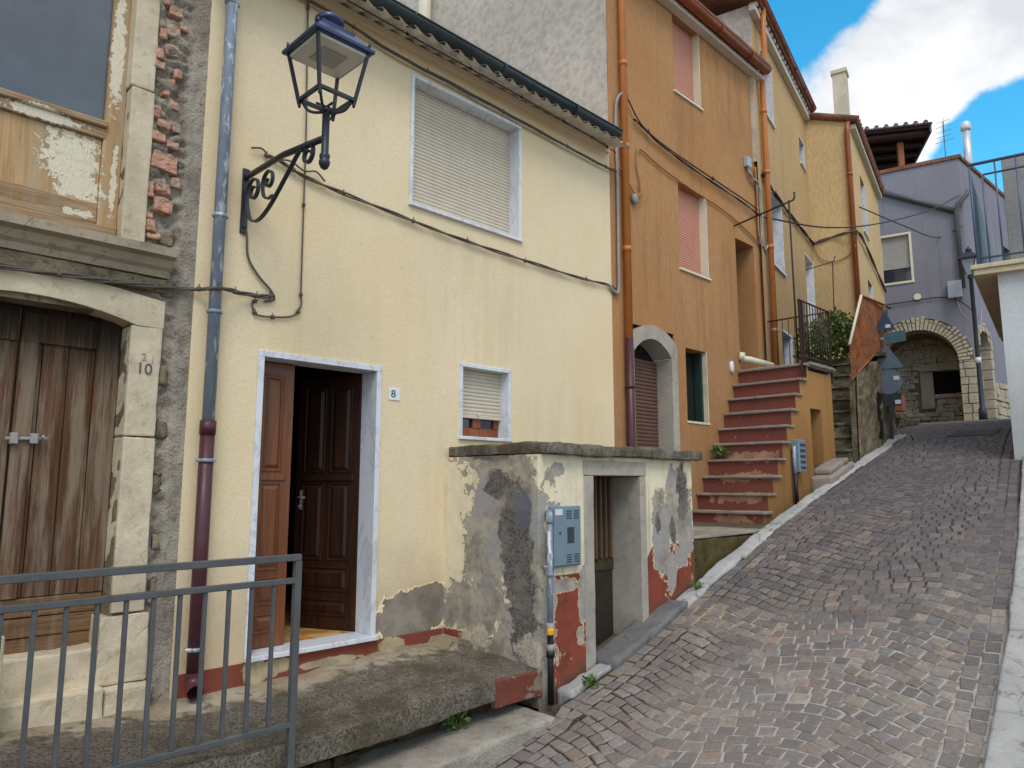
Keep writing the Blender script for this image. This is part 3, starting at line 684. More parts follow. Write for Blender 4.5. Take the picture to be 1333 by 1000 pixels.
def half_gutter(mb, M, s0, s1, d, z, r, n=10, joints=0.0):
    """half-round gutter hung along the facade"""
    N = n
    A = []
    for s in (s0, s1):
        A.append([M(s, d + r * math.cos(a), z + r * math.sin(a)) for a in [math.pi + math.pi * k / N for k in range(N + 1)]])
    for k in range(N): mb.mesh([A[0][k], A[0][k + 1], A[1][k + 1], A[1][k]], [(0, 1, 2, 3)], True)
    r2 = r - 0.004
    B = []
    for s in (s0, s1):
        B.append([M(s, d + r2 * math.cos(a), z + r2 * math.sin(a)) for a in [math.pi + math.pi * k / N for k in range(N + 1)]])
    for k in range(N): mb.mesh([B[0][k], B[0][k + 1], B[1][k + 1], B[1][k]], [(0, 1, 2, 3)], True)
    for e in (0, -1): mb.poly([A[0][e], A[1][e], B[1][e], B[0][e]])
    for e in (A[0], A[1]): mb.poly(e)
    mb.tube([M(s0, d + r, z), M(s1, d + r, z)], 0.009, 6)
    if joints:
        s = s0 + joints * 0.6
        while s < s1:
            for q in (0, 1):
                pass
            P = [M(s, d + (r + 0.006) * math.cos(a), z + (r + 0.006) * math.sin(a)) for a in [math.pi + math.pi * k / N for k in range(N + 1)]]
            mb.tube(P, 0.009, 5)
            s += joints

# ------------------------------------------------------------------ LEFT HOUSE (weathered, number 10)
lh = thing('weathered_house', 'weathered house with stone door surround, exposed brick edge and old plank door', 'house', (-4.85, 0.9, 0.28))
w = MB(); w.cur = 0
wall(w, W, -2.2, 1.52, -0.4, 9.0, [(0.42, 1.50, 0.45, 2.66, 0.24), (0.50, 1.40, 3.14, 5.6, 0.2)], 0.24, d=-0.03)
w.poly([W(-2.2, -0.03, -.4), W(-2.2, -6, -.4), W(-2.2, -6, 9), W(-2.2, -0.03, 9)])
w.poly([W(-2.2, -6, -.4), W(1.87, -6, -.4), W(1.87, -6, 9), W(-2.2, -6, 9)])
w.poly([W(-2.2, 0.3, 9.0), W(1.87, 0.3, 9.0), W(1.87, -6, 10.2), W(-2.2, -6, 10.2)])
w.build('wall', M_['rubble'], lh)
# rough strip at the corner: displaced rubble and mortar
st = MB(); n1, n2 = 34, 330; sv = []
for j in range(n2 + 1):
    z = 0.1 + (6.4 - 0.1) * j / n2
    for i in range(n1 + 1):
        y = 1.50 + 0.385 * i / n1
        p = Vector((0, y, z)); k = max(0.0, min(1.0, (1.775 + 0.03 * noise.noise(Vector((0, 2, z * 3))) - y) / 0.035))
        cell = noise.voronoi(Vector((0, y * 7.5, z * 11)))[0]
        stn = min(0.045, max(0.0, (cell[1] - cell[0])) * 0.13)
        low = 1.0 if z > 2.9 else 0.55
        dd = -0.005 + k * (-0.055 + stn * low + 0.018 * noise.fractal(p * 22, 1, 2, 4) + 0.014 * noise.noise(p * 60)) + (1 - k) * (0.006 * noise.fractal(p * 18, 1, 2, 4) + 0.004 * noise.noise(p * 70))
        if i == n1: dd = -0.02
        sv.append(W(y, dd, z))
st.mesh(sv, [(j * (n1 + 1) + i, j * (n1 + 1) + i + 1, (j + 1) * (n1 + 1) + i + 1, (j + 1) * (n1 + 1) + i) for j in range(n2) for i in range(n1)], True)
st.build('rubble_strip', M_['mortar'], lh)
for (y, z, wy, hz) in [(1.62, 4.80, .10, .075), (1.62, 4.66, .08, .075), (1.565, 4.62, .05, .06), (1.645, 4.27, .055, .085), (1.57, 4.05, .06, .07), (1.625, 3.98, .08, .055),
                       (1.62, 3.72, .13, .10), (1.69, 3.71, .03, .11), (1.565, 3.72, .035, .06), (1.61, 3.555, .05, .065), (1.665, 3.545, .065, .075), (1.56, 3.52, .045, .10), (1.64, 3.42, .105, .085),
                       (1.575, 3.27, .05, .06), (1.58, 3.20, .075, .03), (1.575, 3.10, .06, .05), (1.66, 4.13, .05, .05), (1.57, 4.38, .06, .05), (1.64, 4.52, .07, .06), (1.6, 4.2, .05, .05), (1.69, 4.36, .05, .07), (1.6, 3.88, .07, .05), (1.69, 3.6, .05, .06), (1.7, 4.72, .05, .06), (1.56, 4.86, .05, .07), (1.55, 4.46, .05, .06), (1.68, 3.98, .05, .06), (1.56, 3.34, .06, .05), (1.6, 4.98, .1, .07), (1.66, 3.85, .06, .04)]:
    ra = rng.uniform(-.12, .12); y += rng.uniform(-.015, .02); sc_b = rng.uniform(.8, 1.25)
    Mb = lambda a, b, c: W(y + (a - y) * math.cos(ra) - (c - z) * math.sin(ra), b, z + (a - y) * math.sin(ra) + (c - z) * math.cos(ra))
    bk = MB(); bk.box(Mb, y - wy * sc_b / 2, y + wy * sc_b / 2, -0.09, -0.006 + rng.uniform(-.014, .012), z - hz * sc_b / 2, z + hz * sc_b / 2, 0.006, 0.02, 0.010, 22); bk.build('exposed_brick', M_['brick'], lh)
for (y, z, wy, hz) in [(1.68, 3.2, .10, .09), (1.68, 3.08, .1, .1), (1.66, 2.98, .13, .04), (1.70, 2.86, .09, .1), (1.71, 2.3, .05, .12), (1.73, 1.95, .06, .10), (1.72, 1.62, .06, .14), (1.745, 1.25, .06, .1), (1.74, .95, .05, .16), (1.75, 0.62, .06, .1), (1.77, .38, .08, .1)]:
    bk = MB(); bk.box(W, y - wy / 2, y + wy / 2, -0.09, -0.016, z - hz / 2, z + hz / 2, 0.018, 0.03, 0.014, 16, True); bk.build('rubble_stone', M_['rubble'], lh)
# stone surround of the door
j = MB()
for a, b, c, e in ((1.50, 1.685, 1.905, 2.60), (1.50, 1.69, 0.84, 1.895)):
    j.box(W, a, b, -0.23, 0.0, c, e, 0.010, 0.06, 0.004, 9)
j.box(W, 1.44, 1.715, -0.23, 0.022, 0.44, 0.832, 0.012, 0.06, 0.006, 9)
j.build('door_jamb', M_['limestone'], lh)
j = MB(); j.box(W, 0.20, 0.42, -0.23, 0.0, 0.84, 2.60, 0.010, 0.06, 0.004, 9); j.box(W, 0.18, 0.46, -0.23, 0.02, 0.44, 0.832, 0.012, 0.06, 0.006, 9)
j.build('door_jamb', M_['limestone'], lh)
l = MB(); arch = [(0.38 + (1.53 - 0.38) * k / 12, 2.60 + 0.095 * (1 - ((k - 6) / 6) ** 2)) for k in range(13)]
l.prism(W, [(0.18, 2.60)] + arch + [(1.69, 2.60), (1.69, 2.775), (1.3, 2.83), (0.18, 2.83)], -0.23, 0.004)
l.build('door_lintel', M_['limestone'], lh)
# small cornice, ledge under the window
c_ = MB()
def ledge(mb, M, s0, s1, prof): mb.prism(lambda a, b, c: M(b, a, c), prof, s0, s1)
ledge(c_, W, -2.2, 1.70, [(-0.1, 2.93), (0.02, 2.93), (0.03, 2.97), (0.055, 2.99), (0.075, 3.035), (0.125, 3.05), (0.125, 3.105), (-0.1, 3.14)])
c_.build('window_ledge', M_['limedark'], lh)
c_ = MB(); c_.box(W, -2.2, 1.69, -0.1, 0.006, 2.835, 2.925, 0.004, 0.08, 0.005, 8); c_.build('stone_band', M_['rubble'], lh)
c_ = MB(); c_.box(W, 1.39, 1.535, -0.2, 0.0, 4.17, 5.7, 0.01, 0.08, 0.003, 8); c_.box(W, 1.40, 1.54, -0.2, 0.004, 3.13, 4.16, 0.01, 0.08, 0.003, 8)
c_.build('window_jamb', M_['limestone'], lh)
c_ = MB(); c_.box(W, 0.36, 0.51, -0.2, 0.0, 3.13, 5.7, 0.01, 0.08, 0.003, 8); c_.build('window_jamb', M_['limestone'], lh)
# window: peeling frame, wire glass, lower panel
wf = MB(); wf.box(W, 1.285, 1.40, -0.16, -0.10, 3.14, 5.6, 0.006); wf.box(W, 0.50, 0.615, -0.16, -0.10, 3.14, 5.6, 0.006)
fr = wf.build('window_frame', M_['palewood'], lh)
wf = MB(); wf.box(W, 0.615, 1.30, -0.155, -0.095, 3.79, 3.86, 0.006); wf.box(W, 0.615, 1.30, -0.155, -0.075, 3.860, 3.905, 0.008); wf.build('cross_rail', M_['palewoodh'], fr)
wf = MB(); wf.box(W, 0.615, 1.284, -0.155, -0.104, 3.221, 3.36, 0.006); wf.box(W, 0.5, 1.40, -0.16, -0.09, 3.14, 3.22, 0.005)
wf.build('bottom_rail', M_['palewoodh'], fr)
wf = MB(); wf.box(W, 0.615, 1.284, -0.15, -0.122, 3.36, 3.79, 0.004); wf.build('lower_panel', M_['palewood'], fr)
wf = MB(); wf.box(W, 0.615, 1.284, -0.145, -0.135, 3.905, 5.6); wf.build('pane', M_['wireglass'], fr)
# plank door
dl = MB(); x = 0.42
edges = [0.42, 0.55, 0.70, 0.83, 0.945, 0.955, 1.075, 1.215, 1.36, 1.44, 1.50]
for a, b in zip(edges, edges[1:]):
    if b - a < 0.02: continue
    dl.box(W, a + 0.002, b - 0.002, -0.225, -0.185 + rng.uniform(-.004, .004), 0.96, 2.66, 0.003, 0.2, 0.0015, 6)
dl.box(W, 1.36, 1.495, -0.19, -0.165, 0.96, 2.66, 0.004); dl.box(W, 0.96, 1.36, -0.19, -0.168, 2.44, 2.62, 0.004); dl.box(W, 0.42, 0.94, -0.19, -0.168, 2.44, 2.62, 0.004)
dl.box(W, 0.955, 1.05, -0.185, -0.160, 0.96, 2.44, 0.004)
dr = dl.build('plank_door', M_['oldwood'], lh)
dl = MB()
for k in range(4): dl.box(W, 0.425, 1.495, -0.225, -0.17 + rng.uniform(-.006, .004), 0.52 + k * 0.11, 0.625 + k * 0.11, 0.004, 0.15, 0.002, 7)
dl.build('cross_planks', M_['oldwoodh'], dr)
b = MB(); b.tube([W(0.92, -0.145, 1.865), W(1.13, -0.145, 1.872)], 0.011, 8); b.box(W, 0.94, 0.98, -0.165, -0.12, 1.835, 1.9, 0.004); b.box(W, 1.04, 1.08, -0.165, -0.125, 1.84, 1.9, 0.004); b.tube([W(1.10, -0.145, 1.87), W(1.10, -0.11, 1.885)], 0.008, 6)
b.build('bolt', M_['conduit'], dr)
# threshold and entrance step
c_ = MB(); c_.box(W, 0.44, 1.45, -0.2, 0.012, 0.40, 0.66, 0.015, 0.06, 0.012, 8, True); c_.build('threshold', M_['limestone'], lh)
c_ = MB(); c_.box(W, -0.6, 1.46, -0.1, 0.12, 0.26, 0.455, 0.015, 0.06, 0.008, 8); c_.box(W, 1.47, 1.73, -0.1, 0.10, 0.27, 0.435, 0.015, 0.06, 0.01, 8)
c_.build('entrance_step', M_['limestone'], lh)
text_mesh('1', W, 1.566, 0.006, 2.325, 0.10, 'number', 'inkfaded', lh); text_mesh('0', W, 1.615, 0.006, 2.325, 0.10, 'number', 'inkfaded', lh)
text_mesh('2', W, 1.585, 0.006, 2.40, 0.07, 'number', 'inkpink', lh); text_mesh('1', W, 1.635, 0.006, 2.39, 0.085, 'number', 'inkpink', lh)
sb = MB(); sb.box(lambda a, b, c: (a + 0.06 * (0.6 - c), b, c), -4.63, -4.59, 0.40, 0.93, 0.30, 0.83, 0.008, 0.08, 0.004, 8)
single('stone_slab', sb, M_['limestone'], 'pale flat stone slab standing upright before the old plank door', 'slab')

# ------------------------------------------------------------------ YELLOW HOUSE
yh = thing('yellow_house', 'pale yellow two-storey house with open brown door and big rolled-down shutter', 'house', (-4.85, 4.1, 0.28))
DOOR = (2.34, 3.385, 0.43, 2.55); WIN = (3.625, 5.01, 3.98, 5.20); SWIN = (4.22, 4.86, 2.0, 2.685)
w = MB(); ins = lambda h, dpt: (h[0] + 0.003, h[1] - 0.003, h[2] + 0.003, h[3] - 0.003, dpt)
wall(w, W, 1.87, 6.48, 0.0, 5.46, [ins(DOOR, .2), ins(WIN, .16), ins(SWIN, .18)])
w.poly([W(1.87, 0, 0), W(1.87, -7, 0), W(1.87, -7, 7.5), W(1.87, 0, 5.46)])
w.poly([W(1.87, -7, 0), W(6.48, -7, 0), W(6.48, -7, 7.5), W(1.87, -7, 7.5)])
w.build('wall', M_['yellow'], yh)
w = MB()
for a, b in ((1.89, 2.335), (3.39, 4.062)):
    w.box(W, a, b, -0.02, 0.006, 0.05, 0.425, 0.003)
w.box(W, 2.336, 3.389, -0.02, 0.006, 0.05, 0.426, 0.0)
w.build('skirting', M_['skirting'], yh)
# corrugated eaves sheet
rf = MB(); N = 150; P = []
for k in range(N + 1):
    s = 1.75 + 4.68 * k / N; zz = 0.020 * math.sin(k * 2 * math.pi / 5.2)
    P.append((s, zz))
for (s0, q0), (s1, q1) in zip(P, P[1:]):
    rf.mesh([W(s0, 0.33, 5.375 + q0), W(s1, 0.33, 5.375 + q1), W(s1, -6.5, 7.75 + q1), W(s0, -6.5, 7.75 + q0)], [(0, 1, 2, 3)], True)
rf.build('roof', M_['roofsheet'], yh)
rf = MB(); rf.box(W, 1.88, 6.46, -0.03, 0.03, 5.40, 5.47, 0.004); rf.build('eaves_board', M_['yellow'], yh)
gt = MB(); half_gutter(gt, W, 1.7, 6.24, 0.30, 5.47, 0.075, 12, 1.05)
gt.build('gutter', M_['gutterslate'], yh)
# downpipe: galvanised above, burgundy below
pp = MB(); pp.tube([W(1.985, 0.07, 1.95), W(1.985, 0.07, 4.95), W(1.985, 0.10, 5.2), W(1.985, 0.27, 5.4)], 0.040, 14)
for z in (2.75, 3.42, 5.0): pp.tube([W(1.985, 0.07, z - .012), W(1.985, 0.07, z + .012)], 0.048, 14); pp.tube([W(1.93, 0.07, z), W(2.04, 0.07, z)], 0.010, 6); pp.tube([W(1.985, 0.0, z), W(1.985, 0.07, z)], 0.008, 6)
dp = pp.build('downpipe', M_['galv'], yh)
pp = MB(); pp.tube([W(1.985, 0.07, 0.42), W(1.985, 0.07, 1.98)], 0.046, 14); pp.tube([W(1.985, 0.07, 1.93), W(1.985, 0.07, 2.02)], 0.052, 14)
pp.tube(cr([W(1.985, 0.07, 0.44), W(1.985, 0.075, 0.39), W(1.975, 0.11, 0.35), W(1.96, 0.17, 0.335)], 4), 0.048, 14, caps=False)
pp.build('lower_pipe', M_['pvcred'], dp)
pp = MB()
for z in (0.58, 1.76): pp.tube([W(1.985, 0.07, z - .012), W(1.985, 0.07, z + .012)], 0.053, 14); pp.tube([W(1.92, 0.07, z), W(2.05, 0.07, z)], 0.012, 6); pp.tube([W(1.985, 0.0, z), W(1.985, 0.07, z)], 0.008, 6)
pp.build('pipe_clamp', M_['galv'], dp)
# big window
f = MB(); marble_frame(f, W, *WIN, 0.035, 0.15, 0.014); fo = f.build('window_frame', M_['marble'], yh)
f = MB(); slats(f, W, WIN[0] + .035, WIN[1] - .035, WIN[2] + .03, WIN[3] - .035, 0.034, -0.135); f.build('shutter', M_['shutter'], fo)
# small window with half-open shutter
f = MB(); marble_frame(f, W, *SWIN, 0.035, 0.17, 0.014); fo = f.build('window_frame', M_['marble'], yh)
f = MB(); slats(f, W, SWIN[0] + .035, SWIN[1] - .035, 2.235, SWIN[3] - .035, 0.034, -0.105); f.box(W, SWIN[0] + .035, SWIN[1] - .035, -0.115, -0.085, 2.205, 2.235, 0.003); f.tube([W(4.52, -0.085, 2.24), W(4.52, -0.07, 2.24)], 0.012, 8); f.build('shutter', M_['shutter'], fo)
f = MB(); a, b = SWIN[0] + .035, SWIN[1] - .035
f.box(W, a, b, -0.165, -0.125, 2.03, 2.12, 0.004); f.box(W, a, a + .06, -0.165, -0.12, 2.12, 2.5, 0.004); f.box(W, b - .06, b, -0.165, -0.12, 2.12, 2.5, 0.004); f.box(W, (a + b) / 2 - .05, (a + b) / 2 + .05, -0.165, -0.115, 2.12, 2.5, 0.004)
so = f.build('sash', M_['winwood'], fo)
f = MB(); f.box(W, a + .06, b - .06, -0.15, -0.145, 2.12, 2.5); f.build('pane', M_['glass'], so)
# door frame, leaves, room behind
f = MB(); marble_frame(f, W, *DOOR, 0.045, 0.20, 0.014, 0.035, 0.05); f.build('door_frame', M_['marble'], yh)
def leaf(M, width, cols_, name, mat, flip=1):
    q = MB(); z0, z1 = 0.47, 2.50
    q.box(M, 0, width, -0.04, 0.0, z0, z1, 0.004)
    stile = 0.075; rails = [(0.57, 0.70), (0.76, 0.95), (1.0, 1.62), (1.70, 2.41)]
    cwid = (width - 2 * stile - (cols_ - 1) * 0.05) / cols_
    for (a, b) in rails:
        if b - a < 0.25:
            raised_panel(q, M, stile, width - stile, a, b, 0.0005)
        else:
            for i in range(cols_): 
                s = stile + i * (cwid + 0.05); raised_panel(q, M, s, s + cwid, a, b, 0.0005)
    q.box(M, stile * 0.6, width - stile * 0.6, 0.0, 0.014, 1.635, 1.685, 0.004)
    return q.build(name, M_[mat], yh)
ML = lambda s, d, z: W(2.385 + s, d - 0.15, z)
leaf(ML, 0.325, 1, 'door_leaf', 'doorwood')
th = R(65); MRt = lambda s, d, z: W(3.335 - s * math.cos(th) - d * math.sin(th), -0.20 - s * math.sin(th) + d * math.cos(th), z)
lf = leaf(MRt, 0.60, 2, 'door_leaf', 'shadedoor'); lf['label'] = 'door leaf swung inwards into the dark room'
h = MB(); h.tube([MRt(0.54, 0, 1.5), MRt(0.54, 0.05, 1.5), MRt(0.47, 0.055, 1.5)], 0.008, 8); h.box(MRt, 0.525, 0.555, 0, 0.006, 1.40, 1.56, 0.002); h.tube([MRt(0.54, 0.0, 1.43), MRt(0.54, 0.03, 1.43)], 0.012, 8)
h.build('handle', M_['conduit'], lf)
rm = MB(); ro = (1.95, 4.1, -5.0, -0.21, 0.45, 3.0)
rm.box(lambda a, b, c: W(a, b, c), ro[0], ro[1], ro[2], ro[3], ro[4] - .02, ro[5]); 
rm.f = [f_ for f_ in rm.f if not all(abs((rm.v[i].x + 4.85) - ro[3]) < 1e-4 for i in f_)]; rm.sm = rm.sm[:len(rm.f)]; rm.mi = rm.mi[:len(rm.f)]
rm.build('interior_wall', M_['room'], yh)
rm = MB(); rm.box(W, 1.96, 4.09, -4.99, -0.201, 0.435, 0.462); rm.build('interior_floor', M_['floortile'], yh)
nt = MB(); nt.box(W, 3.465, 3.575, 0.0, 0.008, 2.285, 2.385, 0.003)
ntile = thing('house_number_plate', 'small white house number plate beside the open brown door', 'number plate', W(3.52, 0.0, 2.285))
nt.build('plate', M_['whitetile'], ntile); text_mesh('8', W, 3.505, 0.0092, 2.335, 0.085, 'number', 'ink', ntile, 0.0006, 1.2)

# ------------------------------------------------------------------ ANNEX with cellar door
ax = thing('cellar_annex', 'low flat-roofed annex with peeling plaster, stone cellar door and red dado', 'annex', (-4.3, 5.1, 0.2))
AF = lambda s, d, z: (-3.77 + d, s, z)
AL = lambda s, d, z: (s, 4.07 - d, z)
w = MB(); wall(w, AF, 4.07, 6.25, -0.2, 1.835, [(4.62, 5.46, -0.2, 1.80, 0.05)])
wall(w, AL, -4.86, -3.77, 0.0, 1.835)
w.poly([(-3.77, 6.25, 0), (-4.86, 6.25, 0), (-4.86, 6.25, 1.835), (-3.77, 6.25, 1.835)])
w.build('wall', M_['peel'], ax)
w = MB()
def Mslab(a, b, c): return (a, b, c + 0.004 * math.sin(b * 5))
w.box(Mslab, -4.85, -3.69, 4.10, 6.33, 1.835, 1.925, 0.012, 0.05, 0.012, 9, True)
w.build('roof_slab', M_['slab'], ax)
w = MB()
w.box(AF, 4.615, 4.735, -0.32, 0.008, 0.10, 1.675, 0.005, 0.1, 0.002); w.box(AF, 5.385, 5.475, -0.32, 0.008, 0.30, 1.675, 0.005, 0.1, 0.002); w.box(AF, 4.61, 5.48, -0.32, 0.010, 1.68, 1.80, 0.005, 0.1, 0.002)
w.build('door_surround', M_['greystone'], ax)
dd = MB()
dd.box(AF, 4.735, 5.385, -0.34, -0.31, 0.0, 1.675, 0.003)
dd.box(AF, 4.735, 5.385, -0.312, -0.295, 0.86, 0.96, 0.003)
cd = dd.build('cellar_door', M_['damp'], ax)
dd = MB()
for k in range(9): dd.box(AF, 4.75 + k * 0.072, 4.775 + k * 0.072, -0.308, -0.275, 0.965, 1.67, 0.003)
dd.build('door_slats', plain('cellar_slat_wood', L(96, 76, 56), 0.8, 0, 0.5, 9, streak=True), cd)
dd = MB(); dd.box(AF, 4.75, 5.37, -0.31, -0.300, 0.05, 0.85, 0.003); dd.build('lower_panel', plain('dark_rotten_panel', L(44, 38, 30), 0.85, 0, 0.6, 7), cd)
sl = MB(); sl.box(lambda a, b, c: (a, b, c + zr(b)), -3.86, -3.585, 4.76, 5.84, -0.2, 0.06, 0.03, 0.05, 0.016, 6, True)
sl.box(I, -4.12, -3.84, 4.70, 5.42, -0.2, 0.10, 0.01)
sl.build('door_sill', stone('grey_sill_stone', L(116, 114, 114), L(70, 68, 66), 5, 0.8), ax)
# electricity cabinet and gas pipe
cb = thing('utility_cabinet', 'large blue-grey metal utility cabinet on the annex beside the cellar door', 'cabinet', AF(4.35, 0, 0.98))
c_ = MB(); c_.box(AF, 4.18, 4.52, -0.02, 0.045, 0.985, 1.44, 0.006); bod = c_.build('body', M_['cabinet'], cb)
c_ = MB(); c_.box(AF, 4.192, 4.508, 0.0455, 0.054, 0.997, 1.428, 0.004)
for (zc) in (1.385, 1.04):
    pass
dor = c_.build('door', M_['cabinet'], cb)
c_ = MB()
for sc0 in (4.335, 4.425):
    for k in range(4):
        for zb in (1.345, 1.015): c_ = MB(); c_.box(AF, sc0, sc0 + 0.06, 0.052, 0.0565, zb + k * 0.018, zb + k * 0.018 + 0.008); c_.build('vent', M_['cabinetdark'], dor)
c_ = MB(); c_.box(AF, 4.345, 4.425, 0.052, 0.0565, 1.16, 1.28); c_.build('window', M_['cabinetdark'], dor)
c_ = MB(); c_.tube([AF(4.26, .052, 1.24), AF(4.26, .058, 1.24)], 0.010, 8); c_.build('lock', M_['cabinetdark'], dor)
c_ = MB(); c_.box(AF, 4.205, 4.29, 0.052, 0.0558, 1.375, 1.42); c_.build('sticker', M_['sticker'], dor)
gp = thing('gas_pipe', 'grey gas pipe with yellow valve running down the annex corner', 'gas pipe', AF(4.135, 0.06, 0.05))
c_ = MB(); c_.tube(cr([AF(4.17, -0.03, 1.385), AF(4.16, 0.03, 1.395), AF(4.135, 0.06, 1.37), AF(4.135, 0.06, 1.32)], 4), 0.026, 12); c_.tube([AF(4.135, 0.06, 1.34), AF(4.135, 0.06, 0.53)], 0.021, 12); c_.tube([AF(4.135, .06, .93), AF(4.135, .06, .96)], .027, 10)
c_.tube([AF(4.11, 0.0, 1.0), AF(4.135, 0.06, 1.0)], .008, 6)
c_.build('pipe', M_['galv'], gp)
c_ = MB(); c_.tube([AF(4.135, .06, .53), AF(4.135, .06, .60)], .030, 10); c_.build('coupling', M_['conduit'], gp)
c_ = MB(); c_.tube([AF(4.135, .06, .40), AF(4.135, .06, .45)], .030, 10); c_.build('coupling', M_['conduit'], gp)
c_ = MB(); c_.tube([AF(4.135, .06, .545), AF(4.095, .10, .545)], .014, 8); c_.box(AF, 4.06, 4.11, 0.085, 0.125, 0.525, 0.57, 0.008); c_.build('valve', M_['yellowvalve'], gp)
c_ = MB(); c_.tube([AF(4.135, .06, .03), AF(4.135, .06, .53)], .024, 12); c_.tube([AF(4.135, .06, .36), AF(4.135, .06, .40)], .033, 12); c_.build('lower_pipe', M_['blackpipe'], gp)

# ------------------------------------------------------------------ WALL LAMP
lp = thing('wall_lamp', 'blue-black iron wall lantern on a scrolled bracket over the yellow house door', 'wall lamp', W(2.18, 0, 3.36))
LX, LY = -3.77, 2.18
c_ = MB(); c_.box(W, 2.155, 2.205, 0.0, 0.018, 3.36, 3.84, 0.004); c_.build('wall_plate', M_['iron'], lp)
for z in (3.41, 3.79):
    c_ = MB(); c_.lathe(W(2.18, 0.018, z), [(0.0, -.012), (0.012, -.008), (0.012, .008), (0, .012)], 8); c_.build('bolt', M_['iron'], lp)
c_ = MB(); c_.tube([(-4.83, LY, 3.775), (-4.3, LY, 3.765), (LX, LY, 3.70)], 0.021, 12); c_.build('arm', M_['iron'], lp)
def ribbon(mb, pts, wd, th_):
    """flat bar bent in the x-z plane at y=LY"""
    P = [Vector(p) for p in pts]; V = []
    for i, p in enumerate(P):
        t_ = (P[min(i + 1, len(P) - 1)] - P[max(0, i - 1)]).normalized(); n_ = Vector((-t_.z, 0, t_.x))
        for a, b in ((-1, -1), (1, -1), (1, 1), (-1, 1)): V.append(p + n_ * th_ / 2 * a + Vector((0, 1, 0)) * wd / 2 * b)
    F_ = []
    for i in range(len(P) - 1):
        for k in range(4): F_.append((i * 4 + k, i * 4 + (k + 1) % 4, i * 4 + 4 + (k + 1) % 4, i * 4 + 4 + k))
    mb.mesh(V, F_); mb.poly(V[:4]); mb.poly(V[-4:])
def spiral(cx, cz, r0, r1, a0, a1, n=26):
    return [(cx + (r0 + (r1 - r0) * k / n) * math.cos(a0 + (a1 - a0) * k / n), LY, cz + (r0 + (r1 - r0) * k / n) * math.sin(a0 + (a1 - a0) * k / n)) for k in range(n + 1)]
c_ = MB()
s1_ = spiral(-4.71, 3.64, 0.025, 0.10, R(-300), R(180), 30)
s2_ = spiral(-3.975, 3.66, 0.085, 0.022, R(150), R(-330), 30)
mid_ = cr([s1_[-1], (-4.80, LY, 3.56), (-4.74, LY, 3.44), (-4.62, LY, 3.40), (-4.45, LY, 3.46), (-4.22, LY, 3.62), (-4.08, LY, 3.72), s2_[0]], 6)
ribbon(c_, s1_ + mid_[1:-1] + s2_, 0.026, 0.012)
c_.build('scroll', M_['iron'], lp)
c_ = MB(); s3_ = spiral(-4.49, 3.645, 0.02, 0.085, R(120), R(540), 26)
ribbon(c_, s3_ + cr([s3_[-1], (-4.56, LY, 3.57), (-4.50, LY, 3.52), (-4.41, LY, 3.52)], 5)[1:], 0.024, 0.011); c_.build('scroll', M_['iron'], lp)
c_ = MB(); c_.lathe((LX, LY, 0), [(0.0, 3.49), (0.022, 3.505), (0.034, 3.53), (0.034, 3.55), (0.026, 3.56), (0.032, 3.572), (0.032, 3.588), (0.023, 3.60), (0.023, 3.86), (0.034, 3.868), (0.034, 3.885), (0, 3.89)], 14); c_.build('stem', M_['iron'], lp)
hb, ht = 0.118, 0.175; zb, zt = 3.945, 4.255
c_ = MB()
for sx in (-1, 1):
    for sy in (-1, 1):
        c_.tube([(LX + sx * hb, LY + sy * hb, zb - 0.03), (LX + sx * ht, LY + sy * ht, zt)], 0.013, 4)
        c_.tube(cr([(LX + sx * 0.015, LY + sy * 0.015, 3.865), (LX + sx * 0.055, LY + sy * 0.055, 3.865), (LX + sx * 0.085, LY + sy * 0.085, 3.885), (LX + sx * 0.112, LY + sy * 0.112, 3.945)], 4), 0.009, 6)
        c_.lathe((LX + sx * hb, LY + sy * hb, 0), [(0, zb - .055), (0.01, zb - .045), (0.01, zb - .02)], 8)
for (a, b) in (((-1, -1), (1, -1)), ((1, -1), (1, 1)), ((1, 1), (-1, 1)), ((-1, 1), (-1, -1))):
    c_.tube([(LX + a[0] * hb, LY + a[1] * hb, zb), (LX + b[0] * hb, LY + b[1] * hb, zb)], 0.015, 4)
c_.tube([(LX - .07, LY, 3.90), (LX + .07, LY, 3.90)], .008, 4); c_.tube([(LX, LY - .07, 3.90), (LX, LY + .07, 3.90)], .008, 4)
c_.build('lantern_frame', M_['iron'], lp)
c_ = MB()
def ring4(h, z): return [(LX - h, LY - h, z), (LX + h, LY - h, z), (LX + h, LY + h, z), (LX - h, LY + h, z)]
rings = [ring4(0.195, 4.245), ring4(0.205, 4.25), ring4(0.205, 4.27), ring4(0.115, 4.365), ring4(0.115, 4.385), ring4(0.0, 4.42)]
for r0, r1 in zip(rings, rings[1:]):
    for k in range(4): c_.poly([r0[k], r0[(k + 1) % 4], r1[(k + 1) % 4], r1[k]])
c_.poly(rings[0]); c_.lathe((LX, LY, 0), [(0.05, 4.385), (0.05, 4.43), (0.088, 4.445), (0.092, 4.47), (0.07, 4.49), (0.02, 4.50), (0.0, 4.53)], 18)
for sx in (-1, 1):
    for sy in (-1, 1): c_.tube([(LX + sx * .18, LY + sy * .18, 4.295), (LX + sx * .18, LY + sy * .18, 4.325)], 0.008, 6)
c_.build('lantern_roof', M_['lampblue'], lp)
c_ = MB(); c_.box(I, LX - .172, LX + .172, LY - .172, LY + .172, 4.225, 4.2445); c_.build('diffuser', M_['lampwhite'], lp)
c_ = MB(); c_.box(I, LX - .085, LX + .085, LY - .085, LY + .085, 4.218, 4.2245, 0.002); c_.build('bulb_plate', M_['shuttergrey'], lp)

